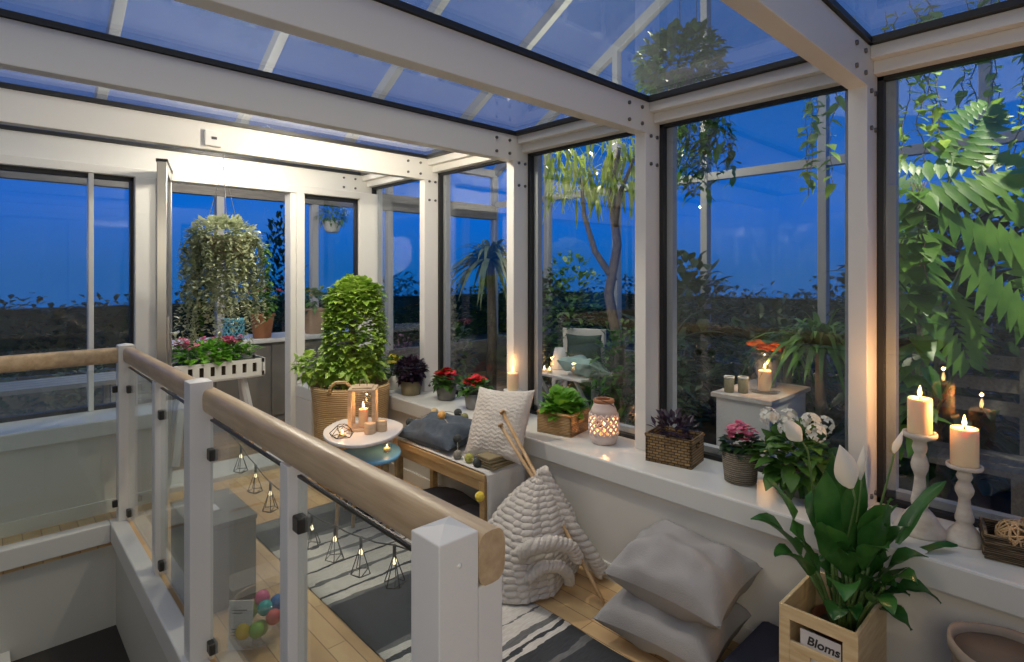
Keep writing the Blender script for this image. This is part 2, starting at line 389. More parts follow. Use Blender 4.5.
# stairwell
struct('wall_stair_far', box(-1.3, .53, 3.70, 3.74, -1.8, -.12), 'stair_wall')
struct('wall_stair_right', box(.53, .57, -1.2, 3.74, -1.8, -.12), 'stair_wall')
struct('trim_104', MB().box(-1.3, .50, 3.655, 3.73, -.09, .012), 'white_paint', None, .006)
struct('trim_105', MB().box(.50, .575, -1.2, 3.73, -.09, .012), 'white_paint', None, .006)
struct('floor_landing', box(-1.3, .53, 1.2, 3.70, -.68, -.56), 'carpet')
struct('trim_106', box(-1.3, .10, 3.50, 3.70, -.56, -.50), 'white_paint', None, .004)
# posts of the right wall and beams over them
BY = [-.30, .607, 1.502, 2.39, 3.29, YF+.02]
def bolts(pts, parent):
    for (x, y, z) in pts:
        MB().tube([(x, y+.004, z), (x, y-.006, z)], .0085, 10).build('bolt', 'bolt', parent)
for i, y in enumerate(BY):
    if i < 5:
        p = trim(box(2.235, 2.385, y-.03, y+.03, SILL, 2.06), 'post_white', .003)
        if i: bolts([(xx, y-.031, zz) for zz in (1.99, 1.86) for xx in (2.275, 2.325)] + [(xx, y-.031, .565) for xx in (2.275, 2.325)], p)
    b = trim(box(-1.3, 2.40, y-.032, y+.032, 2.0, 2.145), 'white_paint', .003)
    if i: bolts([(xx, y-.033, zz) for xx in (2.10, 2.20) for zz in (2.035, 2.11)], b)
trim(MB().box(2.22, 2.42, YF-.05, YF+.06, SILL, 2.0), 'post_white')           # corner post
for i in range(5):
    y0, y1 = BY[i]+.032, BY[i+1]-.032
    trim(MB().box(2.30, 2.42, y0, y1, 2.055, 2.10).box(2.262, 2.42, y0, y1, 2.10, 2.145), 'white_paint', .003)
    # wall pane
    wn = struct(window(), MB().box(XW+.006, XW+.014, y0+.014, y1-.014, SILL+.014, 2.043), 'glass')
    g = MB()
    for a in ((y0, y0+.02, SILL, 2.057), (y1-.02, y1, SILL, 2.057)): g.box(XW-.012, XW+.02, *a)
    for a in ((SILL, SILL+.018), (2.040, 2.057)): g.box(XW-.012, XW+.02, y0, y1, *a)
    g.build('gasket', 'gasket', wn)
    fr = MB()
    for a in ((y0, y0+.05), (y1-.05, y1)): fr.box(XW+.022, XW+.06, *a, SILL, 2.06)
    fr.box(XW+.022, XW+.06, y0, y1, SILL, SILL+.045)
    fr.build('outer_frame', 'outer_frame', wn)
    # roof pane
    wn = struct(window(), box(-1.3, 2.41, y0-.03, y1+.03, 2.168, 2.176), 'roof_glass')
    g = MB().box(-1.3, 2.262, y0-.034, y0+.012, 2.146, 2.167).box(-1.3, 2.262, y1-.012, y1+.034, 2.146, 2.167).box(2.235, 2.275, y0, y1, 2.146, 2.167)
    g.build('gasket', 'gasket', wn)
# far wall: frames, header, panes
trim(box(-1.3, 2.22, YF-.06, YF+.06, 1.946, 2.0), 'white_paint')
trim(MB().box(.69, .80, YF-.07, YF+.06, SILL, 1.946).box(.80, .86, YF-.05, YF+.06, .03, 1.946), 'post_white')
trim(MB().box(1.66, 1.70, YF-.05, YF+.06, .03, 1.946).box(1.70, 1.76, YF-.07, YF+.06, SILL, 1.946), 'post_white')
def far_window(panes, x0, x1, z0, z1):
    wn = None
    for a, b in panes:
        q = box(a, b, YF+.0, YF+.008, z0+.02, z1-.02)
        if wn is None: wn = struct(window(), q, 'glass')
        else: q.build('pane', 'glass', wn)
    f = MB().box(x0, x1, YF-.02, YF+.03, z0, z0+.025).box(x0, x1, YF-.02, YF+.03, z1-.025, z1)
    xs = sorted(set([v for p_ in panes for v in p_]))
    f.box(x1-.018, x1, YF-.02, YF+.03, z0, z1).box(x0, x0+.018, YF-.02, YF+.03, z0, z1)
    f.build('gasket', 'gasket', wn)
    return wn
wn = far_window([(-1.28, .462), (.484, .685)], -1.3, .69, SILL, 1.946)
box(.460, .486, YF-.045, YF+.03, SILL, 1.946).build('mullion', 'post_white', wn, bevel=.003)
wn = far_window([(1.775, 2.21)], 1.76, 2.22, SILL, 1.946)
# folded door leaf standing open
dM = Matrix.Translation((.862, 4.12, 0)) @ Matrix.Rotation(math.radians(-105.5), 4, 'Z')
d = MB()
for a in ((0, .06), (.38, .44)): d.box(*a, -.025, .025, .035, 1.985, dM)
d.box(.06, .38, -.025, .025, .035, .12, dM).box(.06, .38, -.025, .025, 1.925, 1.985, dM)
dr = struct('door_1', d, 'steel', None, .003)
MB().box(.06, .38, -.004, .004, .12, 1.925, dM).build('pane', 'glass', dr)
MB().box(.385, .435, .026, .036, .9, 1.1, dM).tube([dM @ Vector((.41, .03, 1.0)), dM @ Vector((.41, .07, 1.0)), dM @ Vector((.31, .075, 1.0))], .008, 8).build('handle', 'steel', dr)
MB().box(-.004, .444, -.029, .029, 1.985, 2.0, dM).build('gasket', 'gasket', dr)

# ------------------------------------------------------------------ outer greenhouse and terrace
struct('terrace_deck', MB().box(-1.4, 5.4, 4.28, 6.1, -.08, -.01), 'deck_wood')
struct('terrace_ground', MB().box(2.42, 5.4, -1.4, 4.28, -.08, -.02).box(2.42, 20, -6, 24, -.5, -.1).box(-14, 2.42, 4.28, 24, -.5, -.1), 'ground')
XO = 5.3; YO = 6.0
def roofz(y): return 2.75 + .554*(YO-y)
OP = [-.47, .62, 1.70, 2.79, 3.88, 4.96, YO]
for y in OP: trim(box(XO-.04, XO+.05, y-.035, y+.035, 0, roofz(y)), 'outer_frame')
for xx in (-1.2, -.05, 1.70, 2.66, 3.60, 4.45): trim(box(xx-.035, xx+.035, YO-.04, YO+.05, 0, 2.75), 'outer_frame')
trim(box(XO-.03, XO+.03, -.5, YO, 2.27, 2.35), 'outer_frame')
trim(box(-1.4, XO, YO-.05, YO+.03, 2.10, 2.30), 'grey_wood')
trim(box(-1.4, XO, YO-.06, YO+.06, 2.70, 2.80), 'outer_frame')
trim(MB().box(XO-.05, XO+.06, -.6, YO, -.02, .48), 'grey_wood')
trim(MB().box(-1.4, XO, YO-.04, YO+.05, -.02, .42), 'grey_wood')
for xx in (-.4, .73, 1.86, 3.0, 4.17, 5.3):
    trim(MB().beam((xx, -1.0, roofz(-1.0)), (xx, YO, roofz(YO)), .075, .11), 'outer_frame')
for i, y in enumerate(OP[:-1]):
    y1 = OP[i+1]
    wn = window()
    v = [(XO, y+.035, .48), (XO, y1-.035, .48), (XO, y1-.035, roofz(y1)), (XO, y+.035, roofz(y))]
    struct(wn, MB().add(v + [(a+.006, b, c) for a, b, c in v], [(0, 1, 2, 3), (7, 6, 5, 4), (0, 4, 5, 1), (1, 5, 6, 2), (2, 6, 7, 3), (3, 7, 4, 0)]), 'outer_glass')
xs = [-1.2, -.05, 1.70, 2.66, 3.60, 4.45, XO-.04]
for a, b in zip(xs, xs[1:]): struct(window(), box(a+.035, b-.035, YO-.003, YO+.003, .42, 2.70), 'outer_glass')
xs = [-.4, .73, 1.86, 3.0, 4.17, 5.3]
for a, b in zip(xs, xs[1:]):
    v = [(a, -1.0, roofz(-1.0)+.06), (b, -1.0, roofz(-1.0)+.06), (b, YO, roofz(YO)+.06), (a, YO, roofz(YO)+.06)]
    struct(window(), MB().add(v + [(p_, q_, r_+.006) for p_, q_, r_ in v], [(0, 3, 2, 1), (4, 5, 6, 7), (0, 1, 5, 4), (1, 2, 6, 5), (2, 3, 7, 6), (3, 0, 4, 7)]), 'roof_glass')

# ------------------------------------------------------------------ the stair railing
RX = .583
def rail_profile(n=20):
    return [(.028*math.copysign(abs(math.cos(2*PI*k/n))**.6, math.cos(2*PI*k/n)), .042*math.copysign(abs(math.sin(2*PI*k/n))**.6, math.sin(2*PI*k/n))) for k in range(n)]
def rail_bar(a, b):
    a = Vector(a); b = Vector(b); x, d, z = basis(b-a); pr = rail_profile(); n = len(pr)
    vs = [p + x*u + z*v for p in (a, b) for u, v in pr]
    return MB().add(vs, [(k, (k+1) % n, n+(k+1) % n, n+k) for k in range(n)], True).add(vs, [tuple(reversed(range(n))), tuple(range(n, 2*n))])
def newel(x, y, z0, z1, hw=.037):
    m = MB().box(x-hw, x+hw, y-hw, y+hw, z0, z1)
    o_ = len(m.V); m.F.pop(1); m.smooth.pop()
    m.V.append((x, y, z1+.010)); m.F += [(4, 5, o_), (5, 7, o_), (7, 6, o_), (6, 4, o_)]; m.smooth += [False]*4
    return m
def clamp(x, y, z, par, nx=False):
    (box(x-.012, x+.030, y-.012, y+.012, z-.018, z+.018) if nx else box(x-.014, x+.014, y-.022, y+.022, z-.02, z+.02)).build('clamp', 'clamp', par, bevel=.004)
ra = thing('stair_railing', 'nearer stair railing, wooden handrail on white posts with clear glass, starting at the front newel', 'railing', (0, 0, 0))
rail_bar((RX, .665, .905), (RX, 3.66, .905)).build('handrail', 'rail_wood', ra)
newel(.517, .70, -.11, .955).build('newel_post', 'post_white', ra, bevel=.002)
MB().sphere((.517, .663, .915), .004, 8).build('screw_cover', 'white_ceramic', ra)
newel(.553, 2.19, -.11, .972).build('newel_post', 'post_white', ra, bevel=.002)
newel(.572, 3.695, -.11, .957).build('newel_post', 'post_white', ra, bevel=.002)
for y in (.694, 1.437, 2.93):
    box(RX-.026, RX+.026, y-.026, y+.026, 0 if y > 1 else -.0, .864).build('baluster_post', 'post_white', ra, bevel=.003)
for y0, y1 in ((.722, 1.409), (1.465, 2.152), (2.228, 2.902), (2.958, 3.657)):
    box(RX-.004, RX+.004, y0+.006, y1-.006, .035, .835).build('glass_panel', 'rail_glass', ra)
    box(RX-.005, RX+.005, y0+.006, y1-.006, .835, .841).build('panel_edge', 'clamp', ra)
    for y in (y0+.010, y1-.010):
        for z in (.72, .05): clamp(RX, y, z, ra)
rb = thing('stair_railing', 'farther railing crossing below the left window, wooden handrail over a wide glass panel', 'railing', (0, 0, 0))
rail_bar((.537, 3.695, .905), (-1.25, 3.695, .905)).build('handrail', 'rail_wood', rb)
box(-1.24, .53, 3.691, 3.699, .03, .835).build('glass_panel', 'rail_glass', rb)
box(-1.29, -1.24, 3.67, 3.72, 0, .864).build('baluster_post', 'post_white', rb, bevel=.003)
for z in (.72, .10): clamp(.524, 3.695, z, rb, True)

# ------------------------------------------------------------------ helpers for plants, candles, textiles
def candle_light(o, z, energy, par):
    l = bpy.data.lights.new('candle_glow', 'POINT'); l.energy = energy; l.color = (1, .50, .17); l.shadow_soft_size = .004
    q = bpy.data.objects.new('candle_glow', l); COL.objects.link(q); q.parent = par; q.location = (0, 0, z)
    return q
def candle(par, r, h, z0=0, energy=1.2, x=0, y=0, lean=0):
    prof = [(r*.97, 0), (r, .004), (r, h-.006), (r*.95, h), (r*.6, h-.004), (1e-6, h-.006)]
    MB().lathe(prof, 20, (x, y, z0)).build('candle_wax', 'wax', par)
    MB().tube([(x, y, z0+h-.008), (x, y, z0+h+.010)], .0015, 6).build('wick', 'wick', par)
    MB().lathe([(1e-6, 0), (.0045, .005), (.006, .012), (.004, .022), (1e-6, .036)], 10, (x, y, z0+h+.004)).build('flame', 'flame', par)
    if energy:
        g = candle_light(par, z0+h+.05, energy, par); g.location = (x, y, z0+h+.05)
def foliage_blob(n, rx, ry, rz, c, L, W, shape='ovate', shell=.5, bend=.3, up=.3, segs=2, m=None, zmin=None):
    m = m or MB()
    for _ in range(n):
        v = Vector((random.gauss(0, 1), random.gauss(0, 1), random.gauss(0, 1))).normalized()
        q = v*(shell+(1-shell)*random.random()**.5)
        p = Vector((c[0]+q.x*rx, c[1]+q.y*ry, c[2]+q.z*rz))
        if zmin is not None and p.z < zmin: continue
        d = Vector((v.x+rnd(-.6, .6), v.y+rnd(-.6, .6), v.z*.6+up+rnd(-.5, .5)))
        l = L*rnd(.7, 1.25)
        m.leaf(p, d, l, l*W, bend*rnd(.3, 1.5), rnd(.05, .4), segs, shape)
    return m
def flower_head(m, c, r, n=5, tilt=None):
    tilt = tilt or Vector((rnd(-.5, .5), rnd(-.5, .5), 1)).normalized(); x, d, z = basis(tilt, (0, .3, 1) if abs(tilt.z) < .95 else (1, 0, 0))
    for k in range(n):
        a = 2*PI*k/n + rnd(-.2, .2); dd = (x*math.cos(a) + z*math.sin(a) + tilt*.35)
        m.leaf(c, dd, r, r*.95, .15, .1, 2, 'ovate', tilt)
def pot(par, r0, r1, h, m, rim=.004, n=28, name='pot', soil=True, th=.006, fn=None):
    MB().lathe([(r0*.9, 0), (r0, .003), (r1-(r1-r0)*.12, h*.86), (r1, h*.88), (r1+rim, h*.9), (r1+rim, h), (r1-th, h), (r1-th, h*.9), (r1-th-.002, h*.84), (1e-6, h*.84)] if rim > .005 else
               [(r0*.9, 0), (r0, .003), (r1, h), (r1-th, h), (r1-th-.002, h*.86), (1e-6, h*.86)], n, fn=fn).build(name, m, par)
    if soil: MB().lathe([(r1*.93, h*.85), (1e-6, h*.875)], 20).build('soil', 'soil', par)
def pillow(sx, sy, t, nu=28, nv=28, bump=None, seed=0, crease=.01):
    m = MB()
    for sg in (1, -1):
        def fn(a, b, sg=sg):
            u, v = a*2-1, b*2-1
            x = sx/2*u*(1-.10*(1-v*v)*u*u); y = sy/2*v*(1-.10*(1-u*u)*v*v)
            z = t/2*max(0, (1-u**2)*(1-v**2))**.42
            z += crease*noise.noise(Vector((u*2.2+seed, v*2.2, sg*3.1)))*min(1, 6*(1-abs(u)))*min(1, 6*(1-abs(v)))
            if bump: z += bump(u, v)*min(1, 8*(1-max(abs(u), abs(v))))
            return (x, y, sg*z)
        m.grid(fn if sg > 0 else (lambda a, b: fn(1-a, b)), nu, nv)
    return m

# ------------------------------------------------------------------ big inside things
# runner rug
rug = MB().grid(lambda a, b: (a*.618, b*2.0, .006+.0025*math.sin(b*30+a*3)), 8, 60)
rug.build('runner_rug', 'rug_stripes', None, (1.017, 1.12, 0), solid=.008)
tag(bpy.data.objects['runner_rug'], 'grey and cream striped woven runner rug lying on the wooden floor', 'rug')
# bench
be = thing('bench', 'low wooden bench with open front, below the window sill', 'bench', (0, 0, 0))
bx0, bx1, by0, by1, bt = 1.715, 1.99, 2.01, 2.80, .40
box(bx0, bx1, by0, by1, bt-.035, bt).build('bench_top', 'bench_wood', be, bevel=.004)
box(bx0+.006, bx0+.026, by0+.03, by1-.03, bt-.085, bt-.035).build('apron', 'bench_wood', be, bevel=.003)
for x in (bx0, bx1-.035):
    for y in (by0+.003, by1-.038): box(x, x+.035, y, y+.035, 0.001, bt-.035).build('leg', 'bench_wood', be, bevel=.003)
box(bx0+.012, bx0+.024, by1-.30, by1-.045, .13, .15).build('stretcher', 'pale_wood', be)
rc = MB()
prof = [(2.74, .0), (2.0, 0)]
pts = [(by1-.03, bt+.002), (by0+.01, bt+.002), (by0-.006, bt-.006), (by0-.010, bt-.03), (by0-.012, .20), (by0-.02, .10)]
def runner_fn(a, b):
    t = a*(len(pts)-1); i = min(int(t), len(pts)-2); f_ = t-i
    y = pts[i][0]*(1-f_)+pts[i+1][0]*f_; z = pts[i][1]*(1-f_)+pts[i+1][1]*f_
    if t < 1.5: z += .004*(.5+.5*noise.noise(Vector((b*3, y*14, 0))))
    else: y -= .006*(.5+.5*math.sin(b*14))
    return (bx0+.006+b*(bx1-bx0-.03), y, z+.004)
rc.grid(runner_fn, 60, 12).build('bench_runner', 'white_cloth', None, solid=.005)
tag(bpy.data.objects['bench_runner'], 'cream cloth spread along the bench top and hanging over its near end', 'cloth')
# cushions
def lying(mb, name, m, M, label, cat, group=None):
    o = mb.build(name, m); o.matrix_world = M; return tag(o, label, cat, group)
lying(pillow(.30, .46, .14, seed=1, crease=.03), 'cushion', 'slate_fabric', Matrix.Translation((1.855, 2.545, .477)) @ Matrix.Rotation(math.radians(-13), 4, 'Y') @ Matrix.Rotation(math.radians(4), 4, 'Z'), 'slate blue square cushion lying flat on the bench among ball lights', 'cushion')
def cable(u, v):
    s_ = math.sin(v*22); return .006*abs(math.sin(u*26 + s_*.7))*(.4+.6*abs(math.sin(v*30)))
lying(pillow(.36, .37, .12, 60, 60, cable, 3), 'cushion', 'knit', Matrix.Translation((1.90, 2.115, .592)) @ Matrix.Rotation(math.radians(6), 4, 'Z') @ Matrix.Rotation(math.radians(-66), 4, 'Y') @ Matrix.Rotation(math.radians(5), 4, 'Z'), 'cream cable knit cushion propped upright on the bench against the sill', 'cushion')
lying(pillow(.40, .30, .15, seed=5), 'cushion', 'dark_grey_fabric', Matrix.Translation((1.80, 2.52, .085)) @ Matrix.Rotation(math.radians(3), 4, 'Y'), 'dark grey cushion stowed under the far half of the bench', 'cushion')
lying(pillow(.40, .30, .15, seed=8), 'cushion', 'dark_grey_fabric', Matrix.Translation((1.74, 2.20, .085)) @ Matrix.Rotation(math.radians(-2), 4, 'Y') @ Matrix.Rotation(.12, 4, 'Z'), 'dark grey cushion stowed under the near half of the bench', 'cushion')
# folded throws / pads at the bench end
for i in range(2):
    m_ = MB()
    z0 = bt+.014+i*.030
    m_.box(-.10+.004*i, .10-.006*i, -.052, .052-.004*i, 0, .012).box(-.098, .098-.006*i, -.05, .052, .0125, .026)
    tag(m_.build('folded_throw', 'throw_olive', None, (1.855-.01*i, 2.056, z0), bevel=.005, rot=(0, 0, .05-.08*i)), ['olive folded throw lying directly on the bench runner', 'olive folded throw on top of the other folded throw'][i], 'throw', 'folded throws on the bench end')
# ball light string
bl = thing('ball_light_string', 'string of small yarn ball lights strewn over the bench cushion and front', 'string lights', (0, 0, 0))
BALLS = [((1.775, 2.735, .50), 'ball_dark'), ((1.945, 2.735, .53), 'ball_tan'), ((1.86, 2.545, .562), 'ball_orange'), ((1.985, 2.56, .55), 'ball_dark'), ((1.80, 2.325, .488), 'ball_dark'), ((1.752, 2.262, .430), 'ball_grey'), ((1.76, 2.18, .432), 'ball_lime'), ((1.752, 2.105, .428), 'ball_dark'), ((1.703, 2.03, .30), 'ball_yellow'), ((1.96, 2.47, .545), 'ball_olive')]
cp = []
order = [0, 1, 3, 9, 2, 4, 5, 6, 7, 8]
for a, b in zip(order, order[1:]):
    p, q = Vector(BALLS[a][0]), Vector(BALLS[b][0])
    for t_ in (0, .33, .66): cp.append(p.lerp(q, t_) + Vector((0, 0, -.004 if t_ == 0 else .004)))
cp.append(Vector(BALLS[8][0]))
MB().tube(cp, .0018, 5).build('cord', 'twine', bl)
for p, m_ in BALLS: MB().sphere(p, .0235, 16).build('ball', m_, bl)
# two floor pillows
lying(pillow(.37, .45, .20, seed=12, crease=.03), 'floor_pillow', 'grey_fabric', Matrix.Translation((1.835, 1.095, .098)) @ Matrix.Rotation(math.radians(-5), 4, 'Y') @ Matrix.Rotation(math.radians(4), 4, 'Z'), 'large light grey floor pillow lying on the floor beneath the other one', 'pillow', 'grey floor pillows')
lying(pillow(.35, .45, .23, seed=21, crease=.035), 'floor_pillow', 'grey_fabric', Matrix.Translation((1.848, 1.065, .272)) @ Matrix.Rotation(math.radians(-11), 4, 'Y') @ Matrix.Rotation(math.radians(1), 4, 'X') @ Matrix.Rotation(math.radians(1), 4, 'Z'), 'large light grey floor pillow on top of the pile of two by the wall', 'pillow', 'grey floor pillows')
# knitted blanket hung from two giant needles
AP = Vector((1.86, 1.775, .435))
def knit_bump(a, b, sa, sb): r_ = a*sa/PI; k_ = int(r_) % 2; return .013*abs(math.sin(a*sa))**.7*(.25+.75*abs(math.sin(b*sb*(.35+.65*a)+k_*PI/2))**.8)
edge = [(1.86, 2.00), (1.70, 2.03), (1.585, 1.92), (1.54, 1.72), (1.60, 1.61), (1.73, 1.595), (1.88, 1.63), (1.965, 1.68)]
def edge_pt(b):
    t = b*(len(edge)-1); i = min(int(t), len(edge)-2); f_ = t-i; f_ = f_*f_*(3-2*f_)*.5+f_*.5
    return Vector((edge[i][0]*(1-f_)+edge[i+1][0]*f_, edge[i][1]*(1-f_)+edge[i+1][1]*f_, 0))
def blank(a, b):
    e_ = edge_pt(b); p = AP.lerp(e_ + Vector((0, 0, .012)), a)
    out = (e_-Vector((AP.x, AP.y, 0))); out.normalize() if out.length > 1e-5 else None
    p += out*(.055*math.sin(PI*a)) ; p.z += .02*math.sin(PI*a)
    fold = .022*math.sin(b*26+a*2)*a*(1-a*.3)
    k_ = knit_bump(a, b, 62, 62)
    p += out*(fold*.8+k_) + Vector((0, 0, k_*.6))
    if a < .12: p += out*.0
    return tuple(p)
bk = thing('knit_blanket', 'chunky cream knitted blanket draped in a heap from the wooden knitting needles', 'blanket', (1.86, 1.775, 0))
off = -Vector((1.86, 1.775, 0))
MB().grid(lambda a, b: tuple(Vector(blank(a, b))+off), 150, 220).build('blanket_sheet', 'knit', bk, solid=.012)
rl = MB()
def ropes(path, r, turns, par, name):
    """a plaited roll of thick yarn following a path"""
    m = MB(); P_ = [Vector(q)+off for q in path]
    N = 60
    def at(t):
        f_ = t*(len(P_)-1); i = min(int(f_), len(P_)-2); return P_[i].lerp(P_[i+1], f_-i)
    for s_ in range(3):
        pp = []; rr = []
        for j in range(N+1):
            t = j/N; c = at(t); d = (at(min(1, t+.02))-at(max(0, t-.02))); x, _, z = basis(d)
            a = 2*PI*(turns*t + s_/3)
            pp.append(c + (x*math.cos(a) + z*math.sin(a))*r*.55); rr.append(r*.62)
        m.tube(pp, rr, 8)
    m.build(name, 'knit', par)
ropes([(1.855, 1.775, .452), (1.868, 1.70, .335), (1.90, 1.62, .215), (1.955, 1.56, .10), (1.985, 1.53, .03)], .030, 6, bk, 'plaited_edge')
ropes([(1.60, 1.66, .20), (1.62, 1.60, .245), (1.70, 1.555, .25), (1.78, 1.535, .215), (1.82, 1.53, .15)], .026, 5, bk, 'plaited_edge')
ropes([(1.62, 1.63, .10), (1.66, 1.58, .155), (1.73, 1.55, .145), (1.785, 1.55, .09), (1.80, 1.56, .05)], .022, 6, bk, 'plaited_edge')
for (a, b, lb) in (((1.835, 1.405, .012), (1.862, 2.045, .665), 'giant wooden knitting needle reaching from the floor up past the bench end, the longer one'), ((1.862, 1.63, .22), (1.795, 1.985, .625), 'giant wooden knitting needle with its lower end inside the blanket, the paler one')):
    a = Vector(a); b = Vector(b); d = (b-a).normalized()
    nd = thing('knitting_needle', lb, 'knitting needle', tuple(a), 0, 'giant knitting needles')
    MB().tube([(0, 0, 0), d*.03, b-a], [.004, .0085, .0085], 10).build('shaft', 'needle_wood', nd)
    MB().tube([b-a-d*.002, b-a+d*.008], [.015, .014], 12).build('knob', 'needle_wood', nd)
# nest of two tables
WT = [(1.295, 2.815), (1.366, 2.931), (1.49, 3.016), (1.606, 2.999), (1.7, 2.879), (1.714, 2.736), (1.672, 2.644), (1.559, 2.541), (1.449, 2.502), (1.344, 2.511), (1.28, 2.593), (1.267, 2.696)]
BT = [(1.373, 2.768), (1.455, 2.807), (1.545, 2.796), (1.642, 2.781), (1.655, 2.667), (1.611, 2.567), (1.54, 2.5), (1.467, 2.485), (1.405, 2.523), (1.373, 2.616)]
def smooth(o, n=5):
    out = []; N = len(o)
    for i in range(N):
        p0, p1, p2, p3 = (Vector(o[(i+k_-1) % N]) for k_ in range(4))
        for j in range(n):
            t = j/n; out.append(tuple(.5*((2*p1) + (p2-p0)*t + (2*p0-5*p1+4*p2-p3)*t*t + (-p0+3*p1-3*p2+p3)*t**3)))
    area = sum(a[0]*b[1]-b[0]*a[1] for a, b in zip(out, out[1:]+out[:1]))
    return out if area > 0 else out[::-1]
def side_table(outline, z, m, legs, label):
    cx = sum(p[0] for p in outline)/len(outline); cy = sum(p[1] for p in outline)/len(outline)
    t = thing('side_table', label, 'side table', (cx, cy, 0), 0, 'nest of side tables')
    MB().slab([(x-cx, y-cy) for x, y in smooth(outline)], z-.018, z).build('tabletop', m, t, bevel=.006)
    for (x, y, dx, dy) in legs: MB().tube([(x-cx+dx, y-cy+dy, .001), (x-cx, y-cy, z-.018)], [.009, .014], 12).build('leg', 'bench_wood', t)
side_table(WT, .51, 'table_white', [(1.34, 2.70, -.03, 0), (1.50, 2.93, 0, .04), (1.665, 2.72, .03, .0)], 'taller egg-shaped side table with glossy white top')
side_table(BT, .41, 'table_blue', [(1.44, 2.72, -.02, .01), (1.60, 2.735, .02, .02), (1.51, 2.55, 0, -.02)], 'lower egg-shaped side table with pale blue top')
# lantern and table candles
lt = thing('lantern', 'pale wooden candle lantern with glass sides on the white table', 'lantern', (1.50, 2.765, .511), -.64)
h = .062; H_ = .21
box(-h-.006, h+.006, -h-.006, h+.006, 0, .012).build('base', 'pale_wood', lt, bevel=.002)
for sx in (-1, 1):
    for sy in (-1, 1): box(sx*h-.009, sx*h+.009, sy*h-.009, sy*h+.009, .012, H_).build('post', 'pale_wood', lt)
MB().box(-h-.010, h+.010, -h-.010, h+.010, H_, H_+.012).box(-h+.01, h-.01, -h+.01, h-.01, H_+.012, H_+.02).build('roof', 'pale_wood', lt, bevel=.002)
for (a) in ((-h+.008, h-.008, -h-.0015, -h+.0015), (-h+.008, h-.008, h-.0015, h+.0015), (-h-.0015, -h+.0015, -h+.008, h-.008), (h-.0015, h+.0015, -h+.008, h-.008)):
    box(*a, .013, H_-.001).build('glass_side', 'clear_glass', lt)
MB().tube([(-.02, 0, H_+.02), (-.018, 0, H_+.045), (0, 0, H_+.056), (.018, 0, H_+.045), (.02, 0, H_+.02)], .002, 6).build('handle', 'twine', lt)
candle(lt, .026, .095, .012, .8)
tw = thing('candle_holder', 'geometric wire tealight holder at the left of the white table', 'candle holder', (1.345, 2.70, .511))
wr = MB()
base = [(.052*math.cos(2*PI*k/5), .052*math.sin(2*PI*k/5), .003) for k in range(5)]; topv = [(.026*math.cos(2*PI*k/5+.6), .026*math.sin(2*PI*k/5+.6), .058) for k in range(5)]; mid = [(.062*math.cos(2*PI*k/5+.3), .062*math.sin(2*PI*k/5+.3), .025) for k in range(5)]
for k in range(5):
    for a, b in ((base[k], base[(k+1) % 5]), (topv[k], topv[(k+1) % 5]), (base[k], mid[k]), (base[(k+1) % 5], mid[k]), (mid[k], topv[k]), (mid[k], topv[(k-1) % 5])): wr.tube([a, b], .0018, 5)
wr.build('wire_frame', 'clamp', tw)
MB().lathe([(.02, .001), (.02, .016), (1e-6, .016)], 16).build('tealight', 'wax', tw)
MB().lathe([(1e-6, 0), (.004, .006), (.002, .014), (1e-6, .022)], 8, (0, 0, .017)).build('flame', 'flame', tw)
candle_light(tw, .05, .25, tw)
for i, (x, y, lb) in enumerate(((1.478, 2.655, 'round pale wooden tealight holder on the white table, the left of the pair'), (1.548, 2.655, 'round pale wooden tealight holder on the white table, the right of the pair'))):
    if i == 0:
        ch0 = thing('candle_holder', lb, 'candle holder', (x, y, .511), 0, 'wooden tealight holders on the white table')
        MB().lathe([(.027, 0), (.029, .003), (.029, .052), (.027, .055), (.021, .055), (.021, .042), (1e-6, .042)], 24).build('cup', 'pale_wood', ch0)
        MB().lathe([(.019, .043), (.019, .052), (1e-6, .051)], 18).build('tealight', 'wax', ch0)
    else: dup(ch0, (x, y, .511), 1.0, lb)
gc = thing('candle_holder', 'small glass tealight cup standing on the blue table', 'candle holder', (1.55, 2.605, .411))
MB().lathe([(.019, 0), (.024, .004), (.028, .045), (.0262, .045), (.022, .006), (1e-6, .006)], 24).build('glass_cup', 'clear_glass', gc)
MB().lathe([(.018, .007), (.018, .02), (1e-6, .019)], 16).build('tealight', 'wax', gc)
MB().lathe([(1e-6, 0), (.004, .006), (.002, .014), (1e-6, .022)], 8, (0, 0, .02)).build('flame', 'flame', gc)
candle_light(gc, .06, .2, gc)

# ------------------------------------------------------------------ basket with ivy
tb = thing('potted_ivy', 'tall bushy bright green ivy column growing in a big round straw basket', 'potted plant', (1.735, 3.36, 0))
wob = lambda a, z: 1+.012*math.sin(a*5+z*9)
MB().lathe([(.195, 0), (.205, .01), (.222, .25), (.232, .45), (.242, .60), (.248, .63), (.240, .645), (.226, .64), (.22, .58), (1e-6, .575)], 40, fn=wob).build('basket_body', 'straw', tb)
for a0 in (-2.3, .85):
    c, s_ = math.cos(a0), math.sin(a0)
    MB().tube([(c*.242-s_*q, s_*.242+c*q, .615+zz) for q, zz in ((-.07, 0), (-.06, .05), (-.03, .075), (.03, .075), (.06, .05), (.07, 0))], .011, 8).build('handle', 'straw', tb)
MB().lathe([(.215, .58), (1e-6, .60)], 24).build('soil', 'soil', tb)
m = foliage_blob(2600, .185, .185, .36, (.02, -.01, .97), .046, .95, 'heart', .72, .25, .2, 3)
foliage_blob(380, .23, .21, .09, (0, 0, .74), .05, .95, 'heart', .6, .5, .1, 3, m, zmin=.655)
foliage_blob(170, .11, .11, .10, (-.21, .10, .76), .045, .9, 'heart', .4, .5, .1, 3, m, zmin=.66)
foliage_blob(520, .18, .18, .12, (.03, -.01, 1.19), .046, .95, 'heart', .6, .3, .3, 3, m)
